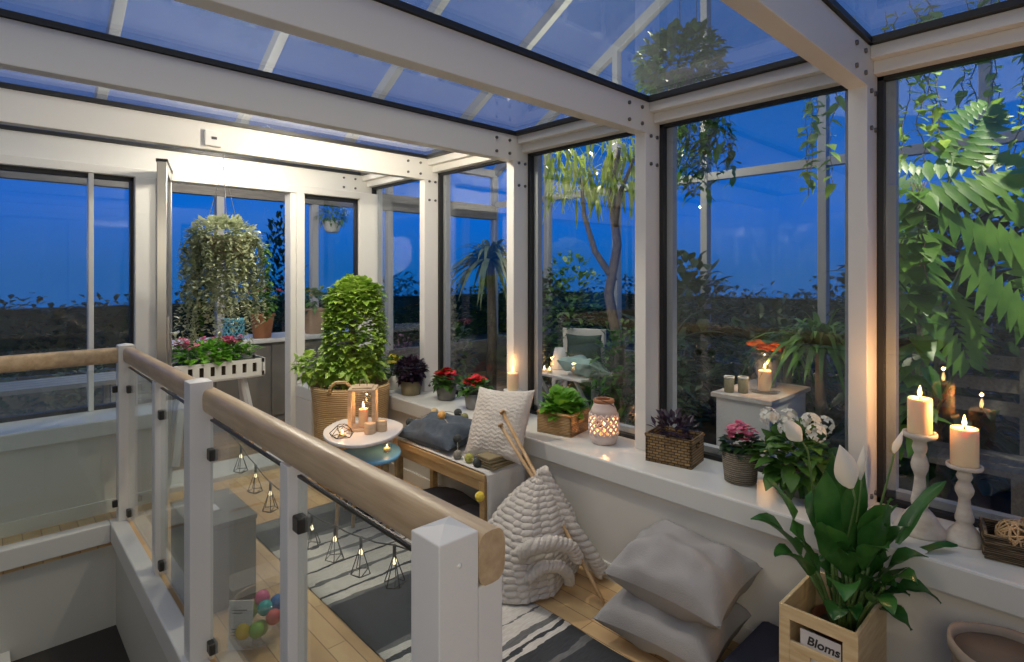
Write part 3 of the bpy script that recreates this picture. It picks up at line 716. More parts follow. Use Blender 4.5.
m.build('foliage', 'leaf_ivy', tb)
MB().tube([(0, 0, .58), (.01, 0, .9), (0, 0, 1.2)], .02, 8).build('stem', 'bark', tb)

# ------------------------------------------------------------------ plants along the right sill
def potted(name, label, cat, loc, r0, r1, hp, pm, rz=0, fn=None):
    t = thing(name, label, cat, loc, rz); pot(t, r0, r1, hp, pm, fn=fn); return t
def cyclamen(label, loc, pm, seed):
    random.seed(seed); t = potted('potted_cyclamen', label, 'potted plant', loc, .055, .068, .095, pm); t['group'] = 'red flowering pots on the sill'
    foliage_blob(90, .085, .085, .05, (0, 0, .125), .05, .95, 'heart', .4, .35, .4, 3).build('foliage', 'leaf_green', t)
    f = MB()
    for _ in range(34):
        a = rnd(0, 2*PI); r = .062*random.random()**.6; flower_head(f, Vector((r*math.cos(a), r*math.sin(a), .185-r*.5+rnd(-.015, .02))), .030, 5)
    f.build('flowers', 'petal_red', t); return t
cyclamen('red flowering plant in a pale grey pot on the sill by the white post', (2.21, 2.975, SILL), 'concrete', 3)
cyclamen('red flowering plant in a darker grey pot just behind the knit cushion', (2.19, 2.655, SILL), 'zinc_pot', 5)
random.seed(31)
t = potted('potted_plant', 'dark purple leafy plant in an olive pot beside the straw basket', 'potted plant', (2.125, 3.26, SILL), .062, .075, .095, 'olive_pot')
foliage_blob(420, .095, .095, .085, (0, 0, .165), .042, .8, 'ovate', .3, .2, .3, 3).build('foliage', 'leaf_purple', t)
t = potted('potted_plant', 'yellow flowering plant in a small white pot behind the dark purple one', 'potted plant', (2.15, 3.52, SILL), .06, .07, .10, 'white_ceramic')
foliage_blob(160, .10, .10, .07, (0, 0, .15), .045, .6, 'ovate', .3, .2, .4, 3).build('foliage', 'leaf_green', t)
f = MB()
for _ in range(46):
    a = rnd(0, 2*PI); r = .10*random.random()**.5; flower_head(f, Vector((r*math.cos(a), r*math.sin(a), .225-r*.5+rnd(-.02, .02))), .026, 6)
f.build('flowers', 'petal_yellow', t)
# box of lettuce
def handled_box(t, L, W, H_, m, th=.012, hole=True):
    """open woven box; local x = long side; oval handle holes in both short sides"""
    b = MB().box(-L/2, L/2, -W/2, -W/2+th, 0, H_).box(-L/2, L/2, W/2-th, W/2, 0, H_).box(-L/2, L/2, -W/2, W/2, 0, th)
    for sx in (-1, 1):
        x0, x1 = sorted((sx*L/2, sx*(L/2-th)))
        hw, z0, z1 = W*.17, H_*.62, H_*.82
        b.box(x0, x1, -W/2, -hw, 0, H_).box(x0, x1, hw, W/2, 0, H_).box(x0, x1, -hw, hw, 0, z0).box(x0, x1, -hw, hw, z1, H_)
        for sy in (-1, 1):
            v = [(x0, sy*hw, z0), (x0, sy*hw*.5, z0), (x0, sy*hw, z0+(z1-z0)*.5), (x1, sy*hw, z0), (x1, sy*hw*.5, z0), (x1, sy*hw, z0+(z1-z0)*.5)]
            b.add(v, [(0, 1, 2), (3, 5, 4), (1, 4, 5, 2)])
    b.build('box_body', m, t)
    r_ = MB()
    for a, bb in (((-L/2, -W/2), (L/2, -W/2)), ((L/2, -W/2), (L/2, W/2)), ((L/2, W/2), (-L/2, W/2)), ((-L/2, W/2), (-L/2, -W/2))):
        r_.tube([(a[0]*.985, a[1]*.97, H_), (bb[0]*.985, bb[1]*.97, H_)], .008, 8)
    r_.build('rim', m, t)
    box(-L/2+th, L/2-th, -W/2+th, W/2-th, th, H_*.75).build('soil', 'soil', t)
random.seed(8)
t = thing('lettuce_box', 'tan woven box full of green lettuce, left of the white lattice jar', 'planter box', (2.222, 1.965, SILL), math.radians(101)+PI)
handled_box(t, .20, .20, .105, 'wicker_light')
foliage_blob(260, .095, .095, .07, (0, 0, .12), .065, .95, 'ovate', .3, .3, .7, 3, zmin=.085).build('lettuce', 'leaf_lettuce', t)
# lattice jar lantern
t = thing('lantern_jar', 'pale pink white ceramic lattice jar lantern with copper lid on the sill', 'lantern', (2.205, 1.69, SILL))
prof = [(.052, 0), (.060, .006), (.068, .03), (.071, .08), (.069, .13), (.060, .165), (.047, .182)]
m = MB()
def jr(z):
    for (r0, z0), (r1, z1) in zip(prof, prof[1:]):
        if z <= z1: return r0+(r1-r0)*(z-z0)/(z1-z0)
    return prof[-1][0]
for s_ in (-1, 1):
    for k in range(14):
        pts_ = []
        for j in range(15):
            z = .045+.10*j/14; a = 2*PI*k/14 + s_*j/14*1.35; pts_.append((jr(z)*math.cos(a), jr(z)*math.sin(a), z))
        m.tube(pts_, .0052, 6)
m.lathe([(.050, 0), (.060, .004), (jr(.03), .03), (jr(.05), .05), (jr(.05)-.006, .05), (.054, .01), (1e-6, .01)], 28)
m.lathe([(jr(.14)-.006, .14), (jr(.14), .14), (jr(.165), .165), (.049, .188), (.050, .20), (.044, .20), (.045, .185)], 28)
m.build('lattice_body', 'ceramic_pink', t)
MB().lathe([(.050, .196), (.052, .205), (.050, .212), (.034, .214), (.033, .207), (.046, .20)], 24).build('lid_ring', 'terracotta', t)
MB().tube([(.052*math.cos(a), .052*math.sin(a)*1.0, .19-.035*math.sin((a+.9)/2.0*1.0)*0-.03*math.sin(PI*(a+1.6)/3.2)) for a in [(-1.6+3.2*i/12)-2.2 for i in range(13)]], .0016, 6).build('wire_handle', 'clamp', t)
candle(t, .026, .05, .011, 0.9)
# wicker basket with dark purple foliage
random.seed(9)
t = thing('wicker_basket', 'brown wicker box with handle hole and sparse dark foliage, at the post', 'planter box', (2.222, 1.315, SILL), math.radians(100)+PI)
handled_box(t, .205, .155, .115, 'wicker_brown')
foliage_blob(150, .09, .075, .065, (0, 0, .14), .045, .45, 'ovate', .2, .2, .5, 3, zmin=.09).build('foliage', 'leaf_purple', t)
# pink kalanchoe in grey woven pot
random.seed(10)
t = potted('potted_kalanchoe', 'pink flowering plant in a grey woven pot on the sill', 'potted plant', (2.19, 1.005, SILL), .060, .072, .125, 'wicker_grey')
foliage_blob(90, .06, .06, .04, (0, 0, .15), .042, .8, 'ovate', .4, .3, .4, 3).build('foliage', 'leaf_dark', t)
f = MB()
for _ in range(70):
    a = rnd(0, 2*PI); r = .055*random.random()**.5; flower_head(f, Vector((r*math.cos(a), r*math.sin(a), .228-r*.6+rnd(-.03, .012))), .017, 5)
f.build('flowers', 'petal_pink', t)
# white flowering plant
random.seed(12)
t = potted('potted_kalanchoe', 'white flowering plant with dense green leaves on the sill behind the peace lily', 'potted plant', (2.235, .80, SILL), .065, .075, .10, 'zinc_pot')
foliage_blob(190, .125, .115, .085, (-.01, 0, .14), .075, .7, 'ovate', .35, .4, .35, 3).build('foliage', 'leaf_green', t)
for (cx_, cy_, cz_) in ((.03, .05, .27), (.0, -.04, .275), (-.06, .02, .255), (.05, -.07, .26), (-.05, -.075, .25), (.02, .10, .25), (-.07, .085, .285)):
    f = MB()
    for _ in range(26):
        v = Vector((random.gauss(0, 1), random.gauss(0, 1), random.gauss(0, 1)+.5)).normalized()
        flower_head(f, Vector((cx_, cy_, cz_))+v*.030, .013, 4, v)
    f.build('flower_cluster', 'petal_white', t)
# candlesticks
def candlestick(label, loc, hs, hc, rc, wide, en):
    t = thing('candlestick', label, 'candlestick', loc, 0, 'turned candlesticks on the sill')
    k = hs/.317
    prof = [(.068, 0), (.070, .006), (.062, .018), (.056, .026), (.046, .045), (.030, .066), (.024, .078), (.029, .086), (.030, .10), (.026, .115), (.020, .150), (.018, .175), (.021, .185), (.028, .20), (.030, .215), (.024, .235), (.018, .248), (.022, .256), (.026, .268), (.021, .285), (.026, .292), (.046, .300), (.049, .306), (.049, .317), (.043, .317), (.041, .312), (1e-6, .312)]
    MB().lathe([(r*(wide if z < .07 else (.82 if z < .295 else .95)), z*k) for r, z in prof], 32).build('stick', 'limed_wood', t)
    cn = thing('pillar_candle', 'cream pillar candle burning on the %s candlestick' % ('taller' if hs > .3 else 'shorter'), 'candle', (loc[0], loc[1], loc[2]+.3135*k), 0, 'pillar candles on candlesticks')
    candle(cn, rc, hc, 0, en)
candlestick('taller turned whitewashed candlestick, left of the two on the sill', (2.184, .417, SILL), .317, .112, .0335, 1.05, 2.2)
candlestick('shorter turned whitewashed candlestick, nearer the twig tray on the sill', (2.20, .307, SILL), .237, .115, .036, .80, 2.2)
# twig tray with rattan balls
random.seed(14)
t = thing('twig_tray', 'rough twig tray on the sill at the right edge, holding rattan balls', 'tray', (2.20, .15, SILL), math.radians(100))
L, W_, Hh = .22, .14, .07
m = MB()
for lv in range(8):
    z = .006+lv*.0085
    for a, b in (((-L/2, -W_/2), (L/2, -W_/2)), ((L/2, -W_/2), (L/2, W_/2)), ((L/2, W_/2), (-L/2, W_/2)), ((-L/2, W_/2), (-L/2, -W_/2))):
        for q in range(1):
            j = lambda: rnd(-.004, .004)
            m.tube([(a[0]+j(), a[1]+j(), z), ((a[0]+b[0])/2+j(), (a[1]+b[1])/2+j(), z+j()), (b[0]+j(), b[1]+j(), z)], .0058, 6)
m.build('tray_sides', 'twig_weave', t)
box(-L/2, L/2, -W_/2, W_/2, .001, .012).build('tray_base', 'twig_weave', t)
def rattan(name, label, loc, r, m_):
    m = MB()
    for _ in range(16):
        nrm = Vector((random.gauss(0, 1), random.gauss(0, 1), random.gauss(0, 1))).normalized(); x, d, z = basis(nrm)
        m.tube([(x*math.cos(2*PI*k/18)+z*math.sin(2*PI*k/18))*r*rnd(.985, 1.0)+nrm*r*.12*rnd(-1, 1) for k in range(18)]+[x*r*.99], .0026, 5, False)
    return tag(m.build(name, m_, None, loc), label, 'decorative ball', 'rattan balls in the twig tray')
rattan('rattan_ball', 'pale rattan ball in the twig tray, the one in front', (2.165, .185, SILL+.068), .046, 'needle_wood')
rattan('rattan_ball', 'darker brown rattan ball behind the pale one in the twig tray', (2.235, .145, SILL+.068), .045, 'twig')
# pillar candle by the second post
t = thing('candle_stand', 'pillar candle on a small white dish stand against the post, glowing', 'candle', (2.205, 2.335, SILL))
MB().lathe([(.03, 0), (.03, .006), (.008, .014), (.007, .135), (.02, .147), (.052, .152), (.054, .16), (.048, .16), (1e-6, .155)], 24).build('dish_stand', 'white_ceramic', t)
candle(t, .033, .10, .156, .5)

# ------------------------------------------------------------------ navy ottoman, crate, peace lily, bag
tag(box(1.60, 1.985, -.35, .83, .001, .15).build('ottoman', 'navy_fabric', None, bevel=.02), 'low navy blue padded bench under the crate by the wall', 'bench')
ct = thing('wooden_crate', 'light pine crate with a slotted front and dark lettering, holding the peace lily', 'crate', (1.855, .565, .152), 0)
cx0, cx1, cy0, cy1, ch = -.155, .125, -.105, .10, .232
th = .010
# left face toward the camera is the -x face: slats with a slot
for (z0, z1) in ((0, .055), (.105, .168), (.205, ch)): pass
fr = MB()
fr.box(cx0, cx0+th, cy0, cy1, .196, ch)                         # top slat above the slot
fr.box(cx0, cx0+th, cy0, cy0+.038, 0, .196).box(cx0, cx0+th, cy1-.030, cy1, 0, .196)
fr.box(cx0, cx0+th, cy0+.038, cy1-.030, .112, .136).box(cx0, cx0+th, cy0+.038, cy0+.085, .085, .112).box(cx0, cx0+th, cy1-.085, cy1-.03, .085, .112).box(cx0, cx0+th, cy0+.038, cy1-.030, 0, .085)
fr.build('front_panel', 'crate_wood', ct, bevel=.0015)
box(cx1-th, cx1, cy0, cy1, 0, ch).build('back_panel', 'crate_wood', ct, bevel=.0015)
box(cx0+th, cx1-th, cy0, cy0+th, 0, ch).build('side_panel', 'crate_wood', ct, bevel=.0015)
box(cx0+th, cx1-th, cy1-th, cy1, 0, ch).build('side_panel', 'crate_wood', ct, bevel=.0015)
box(cx0+th, cx1-th, cy0+th, cy1-th, 0, .01).build('bottom_panel', 'crate_wood', ct)
box(cx0+th+.002, cx0+th+.005, cy0+.045, cy1-.055, .04, .178).build('inner_card', 'card', ct)
fc = bpy.data.curves.new('lettering', 'FONT'); fc.body = 'Bloms'; fc.size = .034; fc.extrude = .0006; fc.align_x = 'CENTER'; fc.shear = .2; fc.offset = .0008
fo = bpy.data.objects.new('lettering_source', fc); COL.objects.link(fo)
bpy.context.view_layer.update()
me = bpy.data.meshes.new_from_object(fo.evaluated_get(bpy.context.evaluated_depsgraph_get()))
bpy.data.objects.remove(fo)
me.materials.clear(); me.materials.append(MATS['print'])
lo_ = bpy.data.objects.new('lettering', me); COL.objects.link(lo_); lo_.parent = ct
lo_.location = (cx0+th+.0008, (cy0+cy1)/2-.012, .142); lo_.rotation_euler = (PI/2, 0, -PI/2)
random.seed(77)
pl = thing('peace_lily', 'tall peace lily with white blooms growing in a brown pot in the pine crate', 'potted plant', (1.90, .55, .163))
MB().lathe([(.065, 0), (.068, .004), (.084, .115), (.089, .117), (.089, .135), (.080, .135), (.078, .118), (1e-6, .116)], 32).build('pot', 'brown_plastic', pl)
MB().lathe([(.078, .117), (1e-6, .124)], 20).build('soil', 'soil', pl)
RV = Vector((.728, -.6855, 0)); TV = Vector((-.6855, -.728, 0))
def LV(r, c, z): return RV*r + TV*c + Vector((0, 0, z))
lf = MB(); stm = MB()
def lily_leaf(r, c, z, L=None, Wd=.085, arch=.10, base_f=.55):
    tip = LV(r, c, z-.163); b0 = LV(r*.10+rnd(-.02, .02), c*.10+rnd(-.02, .02), .118)
    # petiole then blade along a quadratic curve
    mid = b0.lerp(tip, .55) + Vector((0, 0, arch))
    cv = [b0*(1-t)**2 + mid*2*t*(1-t) + tip*t*t for t in [i/12 for i in range(13)]]
    k = int(12*(1-base_f)); stm.tube(cv[:k+1], [.005-.0015*i/12 for i in range(k+1)], 6)
    bl_ = cv[k:]; n_ = len(bl_)-1; vs = []
    sd = RV if abs(r) < .08 else None
    for i, q in enumerate(bl_):
        t = i/n_; d = bl_[min(i+1, n_)]-bl_[max(i-1, 0)]; x, _, zz = basis(d, (0, 0, 1) if abs(d.normalized().z) < .9 else -TV)
        wd = Wd/2*math.sin(PI*(t*.97+.015)**.8)
        ru = .006*math.sin(t*9+r*20)
        vs += [q-x*wd+zz*(wd*.35+ru), q-x*wd*.5+zz*wd*.12, q, q+x*wd*.5+zz*wd*.12, q+x*wd+zz*(wd*.35-ru)]
    lf.add(vs, [(i*5+j, i*5+j+1, i*5+j+6, i*5+j+5) for i in range(n_) for j in range(4)], True)
for a in ((-.285, .00, .605, .10, .15), (-.26, .10, .545, .09, .14), (-.13, .22, .485, .11, .17), (.33, -.03, .71, .075, .10), (.31, .04, .545, .06, .13), (.20, .12, .42, .09, .16), (-.20, -.08, .70, .09, .12), (-.085, .05, .77, .11, .06), (-.02, -.03, .80, .10, .05), (.045, .02, .775, .10, .06), (.09, .08, .70, .11, .10), (.14, .03, .66, .11, .12), (-.12, .12, .64, .11, .12), (.02, .17, .60, .11, .15), (.17, -.05, .60, .10, .13), (-.15, -.02, .53, .08, .12), (.10, .17, .50, .10, .15), (.0, .22, .45, .09, .14), (-.06, .16, .40, .07, .1), (.22, .0, .47, .08, .12), (.06, -.09, .72, .1, .08), (-.05, -.10, .68, .1, .1), (.18, .10, .54, .10, .13), (.12, .0, .5, .09, .1), (.05, .10, .66, .10, .09), (-.07, .09, .58, .1, .11)):
    lily_leaf(a[0], a[1], a[2], None, a[3]*(1.1 if a[0] < -.25 else .78), a[4])
for _ in range(24):
    a_ = rnd(0, 2*PI); q_ = rnd(.06, .19)
    lily_leaf(q_*math.cos(a_)+.02, abs(q_*math.sin(a_))*1.0-.04, rnd(.40, .70)-q_*.4, None, rnd(.05, .075), rnd(.07, .13))
lf.build('leaves', 'leaf_lily', pl); stm.build('leaf_stalks', 'stem_green', pl)
def bloom(r, c, ztip, L, Wd, dirn, closed=.4):
    top = LV(r, c, ztip-.163); d = (RV*dirn[0] + TV*dirn[1] + Vector((0, 0, dirn[2]))).normalized(); b = top - d*L
    fl_ = thing_child('flower', pl)
    MB().tube([LV(r*.1, c*.1, .118), LV(r*.4, c*.4, .34), b - d*.03 + Vector((0, 0, -.01)), b], [.004, .0035, .003, .003], 6).build('stalk', 'stem_green', fl_)
    sp_ = MB(); x, _, z = basis(d, -TV)
    n_ = 10; vs = []
    for i in range(n_+1):
        t = i/n_; wd = Wd/2*math.sin(PI*(t*.96+.03)**.75); q = b + d*(L*t)
        for j in range(5):
            s_ = (j-2)/2; vs.append(q + x*wd*s_ + z*(closed*wd*(s_*s_)) - z*.012*math.sin(PI*t))
    sp_.add(vs, [(i*5+j, i*5+j+1, i*5+j+6, i*5+j+5) for i in range(n_) for j in range(4)], True); sp_.build('spathe', 'petal_white', fl_)
    MB().tube([b+z*.010, b+d*L*.28+z*.016, b+d*L*.45+z*.014], [.005, .0065, .003], 8).build('spadix', 'petal_tan', fl_)
def thing_child(name, par):
    o = bpy.data.objects.new(name, None); COL.objects.link(o); o.parent = par; o.empty_display_size = .02; return o
bloom(-.062, .08, .855, .135, .072, (-.32, .05, 1), .5)
bloom(.045, .02, .835, .105, .026, (.08, 0, 1), 1.4)
bloom(.175, .0, .875, .075, .022, (.35, 0, 1), 1.4)
bloom(-.15, -.06, .885, .085, .055, (-.7, .1, .8), .8)
# paper bag
bg_ = thing('storage_bag', 'soft beige open bag with rolled rim on the floor at the lower right', 'bag', (1.80, .17, .151))
MB().lathe([(.085, 0), (.095, .01), (.10, .22), (.104, .275), (.112, .288), (.112, .262), (.108, .25)], 36, fn=lambda a, z: 1+.04*math.sin(a*4+z*9)*min(1, z*6)).build('outer_wall', 'bag_paper', bg_, solid=.004)
MB().lathe([(1e-6, .015), (.088, .015), (.096, .22), (.101, .27)], 30).build('lining', 'bag_lining', bg_)

# ------------------------------------------------------------------ near railing: grey box, ball vase, wire lights
t = thing('storage_box', 'grey cube storage box on the floor behind the railing glass', 'box', (.715, 2.62, 0))
box(-.115, .115, -.19, .19, .001, .33).build('box_body', 'grey_box', t, bevel=.004)
MB().box(-.118, .118, -.193, .193, .331, .352).build('lid', 'grey_box', t, bevel=.003)
box(-.035, .015, -.05, .02, .353, .356).build('paper_tag', 'card', t)
v = thing('glass_bowl', 'clear round glass bowl filled with coloured balls on the floor by the railing', 'bowl', (.745, 2.14, 0))
MB().lathe([(.05, .001), (.075, .015), (.105, .06), (.112, .10), (.100, .15), (.092, .165), (.089, .163), (.097, .148), (.109, .10), (.101, .061), (.072, .019), (1e-6, .008)], 32).build('bowl_glass', 'clear_glass', v)
for i, (r, c, z, m_, cn) in enumerate(((-.045, .06, .072, 'glass_ball_yellow', 'yellow'), (.012, .062, .078, 'glass_ball_green', 'green'), (.00, .0, .05, 'glass_ball_lime', 'pale lime green'), (.06, .01, .10, 'glass_ball_red', 'coral red'), (.015, -.01, .125, 'glass_ball_teal', 'teal'), (.055, -.045, .13, 'glass_ball_blue', 'blue'), (-.01, -.04, .15, 'glass_ball_pink', 'pink'), (-.05, -.02, .11, 'glass_ball_lime', 'olive lime'))):
    q = RV*r*.86 + TV*c*.86 + Vector((.745, 2.14, z*.92))
    tag(MB().sphere((0, 0, 0), .027, 18).build('glass_ball', m_, None, q), '%s shiny ball lying in the round glass bowl%s' % (cn, ' at the bottom' if z < .06 else ''), 'ball', 'coloured balls in the glass bowl')
cd = thing('price_card', 'white upright card leaning at the glass bowl', 'card', (.672, 2.135, .001), math.radians(-40))
box(-.042, .042, -.002, .002, 0, .17).build('card_sheet', 'card', cd, rot=(-.08, 0, 0))
m = MB()
for zz in (.135, .125, .07, .06, .05): m.box(-.03, rnd(.0, .03), -.0035, -.0021, zz, zz+.004)
m.build('printed_lines', 'zinc_pot', cd, rot=(-.08, 0, 0))
sl = thing('wire_light_string', 'string lights with wire drop cages hung along the inner side of the railing', 'string lights', (0, 0, 0))
CY = [2.085, 1.94, 1.81, 1.502, 1.365, 1.228, 1.078]; CX = .66
CZ = [.652, .622, .60, .594, .61, .626, .66]
path = [(RX+.034, 2.9, .865), (RX+.034, 2.5, .86), (RX+.05, 2.2, .80)]
path = [Vector((.62, 2.5, .852)), Vector((.64, 2.25, .80))]
for i, y in enumerate(CY):
    path.append(Vector((CX, y, CZ[i]+.092)))
    if i < len(CY)-1: path.append(Vector((CX, (y+CY[i+1])/2, (CZ[i]+CZ[i+1])/2+.088)))
path += [Vector((.64, .88, .80)), Vector((.615, .76, .855))]
MB().tube(path, .0018, 6).build('cord', 'clamp', sl)
for i, y in enumerate(CY):
    random.seed(40+i); a0 = rnd(0, 1)
    c = MB(); top = Vector((CX, y, CZ[i]+.075)); bot = Vector((CX, y, CZ[i]-.004)); ring = [Vector((CX+.024*math.cos(a0+2*PI*k/5), y+.024*math.sin(a0+2*PI*k/5), CZ[i]+.008)) for k in range(5)]
    for k in range(5):
        c.tube([top, ring[k]], .0012, 5); c.tube([ring[k], ring[(k+1) % 5]], .0012, 5)
        if k % 2 == 0: c.tube([ring[k], bot], .0012, 5)
    c.tube([top-Vector((0, 0, .005)), top+Vector((0, 0, .018))], .004, 8)
    g = c.build('wire_cage', 'clamp', sl)
    MB().sphere(tuple(top-Vector((0, 0, .018))), .0052, 10, 1.5).build('bulb', 'bulb', g)

# ------------------------------------------------------------------ high: detector, hanging pot
t = thing('wall_sensor', 'small white square sensor box with dark display on the far roof beam', 'sensor', (.888, 3.256, 2.06))
box(-.042, .042, -.02, .011, -.042, .042).build('housing', 'device', t, bevel=.006)
box(-.010, .016, -.0225, -.0205, -.006, .008).build('display', 'print', t)
random.seed(5)
t = thing('hanging_plant', 'silver green trailing plant hanging from the roof beam before the open door', 'hanging plant', (.953, 3.29, 1.42))
ck = MB().tube([(0, 0, .575), (0, 0, .54), (.014, 0, .525), (.010, 0, .505), (-.006, 0, .50)], .0025, 6)
for k in range(3):
    a = 2*PI*k/3+.4; ck.tube([(0, 0, .50), (.03*math.cos(a), .03*math.sin(a), .40), (.105*math.cos(a), .105*math.sin(a), .14)], .0018, 6)
ck.build('hanger', 'steel', t)
pot_m = MB().lathe([(.07, 0), (.10, .04), (.115, .13), (.107, .13), (.10, .12), (1e-6, .12)], 24).build('pot', 'twine', t)
m = foliage_blob(900, .17, .17, .10, (0, 0, .13), .038, .8, 'heart', .55, .3, .4, 2)
for s_ in range(170):
    a = rnd(0, 2*PI); r0 = rnd(.08, .19); ln = rnd(.16, .46)*(1.25 if random.random() < .25 else 1)
    x, y, z = r0*math.cos(a), r0*math.sin(a), rnd(.04, .17)
    k_ = int(ln/.016)
    for j in range(k_):
        z -= .016; x += rnd(-.006, .006)+.001*math.cos(a); y += rnd(-.006, .006)+.001*math.sin(a)
        for _ in range(2):
            L_ = rnd(.016, .029); m.leaf((x, y, z), (rnd(-1, 1), rnd(-1, 1), rnd(-.6, .5)), L_, L_*.85, .2, .2, 2, 'heart')
m.build('foliage', 'leaf_silver', t)
for (ax, ay, ln) in ((-.12, .08, .62), (-.10, .05, .50), (.19, -.10, .42), (.17, -.13, .30), (-.17, .11, .35)):
    x, y, z = ax, ay, .10; m = MB()
    for j in range(int(ln/.012)):
        z -= .012; x += rnd(-.006, .006); y += rnd(-.006, .006)
        for _ in range(2):
            L_ = rnd(.024, .042); m.leaf((x, y, z), (rnd(-1, 1), rnd(-1, 1), rnd(-.6, .4)), L_, L_*.8, .2, .2, 2, 'heart')
    m.build('trailing_stem', 'leaf_green', t)

# ------------------------------------------------------------------ terrace beyond the door
random.seed(61)
t = thing('planter_trough', 'white slotted planter trough on trestle legs outside the open door, with pink flowers', 'planter', (1.27, 4.62, 0))
b = MB()
lw, dw, z0, z1 = .33, .10, .56, .69
def tr_side(y, sy):
    b.box(-lw, lw, y-.008, y+.008, z0, z0+.03).box(-lw, lw, y-.008, y+.008, z1-.03, z1)
    for k in range(9):
        xx = -lw+.035+k*(2*lw-.07)/8; b.box(xx-.022, xx+.022, y-.008, y+.008, z0+.03, z1-.03)
    b.box(-lw, -lw+.02, y-.008, y+.008, z0, z1).box(lw-.02, lw, y-.008, y+.008, z0, z1)
tr_side(-dw, -1); tr_side(dw, 1)
b.box(-lw-.01, -lw+.006, -dw, dw, z0, z1).box(lw-.006, lw+.01, -dw, dw, z0, z1).box(-lw, lw, -dw, dw, z0-.012, z0)
b.build('trough_body', 'white_paint', t)
box(-lw+.01, lw-.01, -dw+.015, dw-.015, z0, z1-.02).build('soil', 'soil', t)
for sx in (-1, 1):
    for sy in (-1, 1): MB().beam((sx*.20, sy*.02, z0-.01), (sx*.28, sy*.13, -.008), .04, .03).build('leg', 'white_paint', t)
foliage_blob(420, .32, .12, .08, (0, 0, .75), .06, .85, 'ovate', .2, .25, .5, 3, zmin=.69).build('foliage', 'leaf_lettuce', t)
for cx_, cy_ in ((-.24, -.02), (-.20, .02), (-.02, .05), (.10, -.04), (.13, 0), (.16, -.02), (-.16, -.07), (.08, .0)):
    f = MB()
    for _ in range(16): flower_head(f, Vector((cx_+rnd(-.045, .045), cy_+rnd(-.04, .04), .835+rnd(-.03, .035))), .022, 5)
    f.build('flower_cluster', 'petal_pink', t)
t = thing('terrace_counter', 'white topped outdoor counter with dark cupboard doors beyond the doorway', 'counter', (1.9, 5.42, 0))
box(-.95, .95, -.26, .26, .725, .76).build('counter_top', 'sill_white', t, bevel=.004)
box(-.93, .93, -.22, .24, 0, .724).build('cabinet_body', 'zinc_pot', t)
for k in range(4): box(-.92+k*.463, -.92+k*.463+.45, -.235, -.221, .06, .70).build('cupboard_door', 'grey_box', t, bevel=.003)
t = thing('lantern', 'pale blue latticed ceramic lantern on the outdoor counter', 'lantern', (1.61, 5.28, .761))
m = MB()
for s_ in (-1, 1):
    for k in range(12):
        m.tube([(.082*math.cos(2*PI*k/12+s_*j/10*1.3), .082*math.sin(2*PI*k/12+s_*j/10*1.3), .02+.15*j/10) for j in range(11)], .006, 6)
m.lathe([(.075, 0), (.086, .004), (.086, .025), (.078, .025), (.07, .006), (1e-6, .006)], 24).lathe([(.079, .165), (.087, .165), (.087, .19), (.079, .19), (.079, .165)], 24)
m.build('lattice_body', 'ceramic_blue', t)
def terrace_pot(label, loc, pm, r0, r1, hp, n, lm, fm, spread, hgt, seed):
    random.seed(seed); t = thing('potted_plant', label, 'potted plant', loc); pot(t, r0, r1, hp, pm, .008)
    m = foliage_blob(n, spread, spread, hgt/2, (0, 0, hp+hgt*.45), .07, .6, 'ovate', .2, .4, .4, 3); m.build('foliage', lm, t)
    if fm:
        for _ in range(9):
            f = MB(); a = rnd(0, 2*PI); r = spread*random.random()**.4; c_ = Vector((r*math.cos(a), r*math.sin(a), hp+hgt*rnd(.5, .95)))
            for q in range(4): flower_head(f, c_+Vector((rnd(-.015, .015), rnd(-.015, .015), rnd(-.01, .01))), .028, 5)
            f.build('flower_cluster', fm, t)
terrace_pot('leafy plant with pink blooms in an orange terracotta pot on the outdoor counter', (1.86, 5.30, .761), 'terracotta', .075, .105, .22, 110, 'leaf_green', 'petal_pink', .15, .26, 71)
terrace_pot('bushy plant with yellowish blooms in a tall pale terracotta pot behind the far window', (2.37, 5.34, .761), 'pale_terracotta', .085, .115, .25, 150, 'leaf_green', 'petal_tan', .17, .20, 72)
random.seed(73)
t = thing('hanging_basket', 'white hanging bowl with bushy green plant outside the far right window', 'hanging plant', (2.84, 5.94, 1.80))
MB().lathe([(.06, 0), (.075, .02), (.105, .11), (.112, .13), (.104, .13), (1e-6, .115)], 24).build('pot', 'white_ceramic', t)
ck = MB()
for k in range(3):
    a = 2*PI*k/3; ck.tube([(.105*math.cos(a), .105*math.sin(a), .13), (0, 0, .26)], .0015, 5)
ck.tube([(0, 0, .26), (0, 0, .31)], .0015, 5)
ck.build('hanger', 'steel', t)
foliage_blob(320, .17, .17, .10, (0, 0, .19), .06, .35, 'lance', .3, .6, .3, 3).build('foliage', 'leaf_green', t)
t = thing('terrace_bench', 'long pale outdoor bench beyond the left window', 'bench', (-.2, 5.0, 0))
for k in range(4): box(-.95, .95, -.20+k*.105, -.11+k*.105, .57, .60).build('seat_slat', 'outer_frame', t)
for x in (-.9, .86):
    for y in (-.18, .15): box(x, x+.05, y, y+.05, -.009, .57).build('leg', 'outer_frame', t)
SHG = {'garden_shrub': 'shrubs in the planting strip', 'low_shrub': 'low shrubs beyond the left window'}
def shrub(name, label, cat, loc, n, rx, ry, rz, L, W, lm, seed, shape='ovate', stem=True, shell=.3, group=None, up=.3, bend=.4):
    random.seed(seed); t = thing(name, label, cat, loc, 0, group or SHG.get(name))
    foliage_blob(n, rx, ry, rz, (0, 0, rz*1.0), L, W, shape, shell, bend, up, 3).build('foliage', lm, t)
    if stem: MB().tube([(0, 0, 0), (.01, .01, rz*.9)], [.02, .012], 8).build('stem', 'bark', t)
    return t
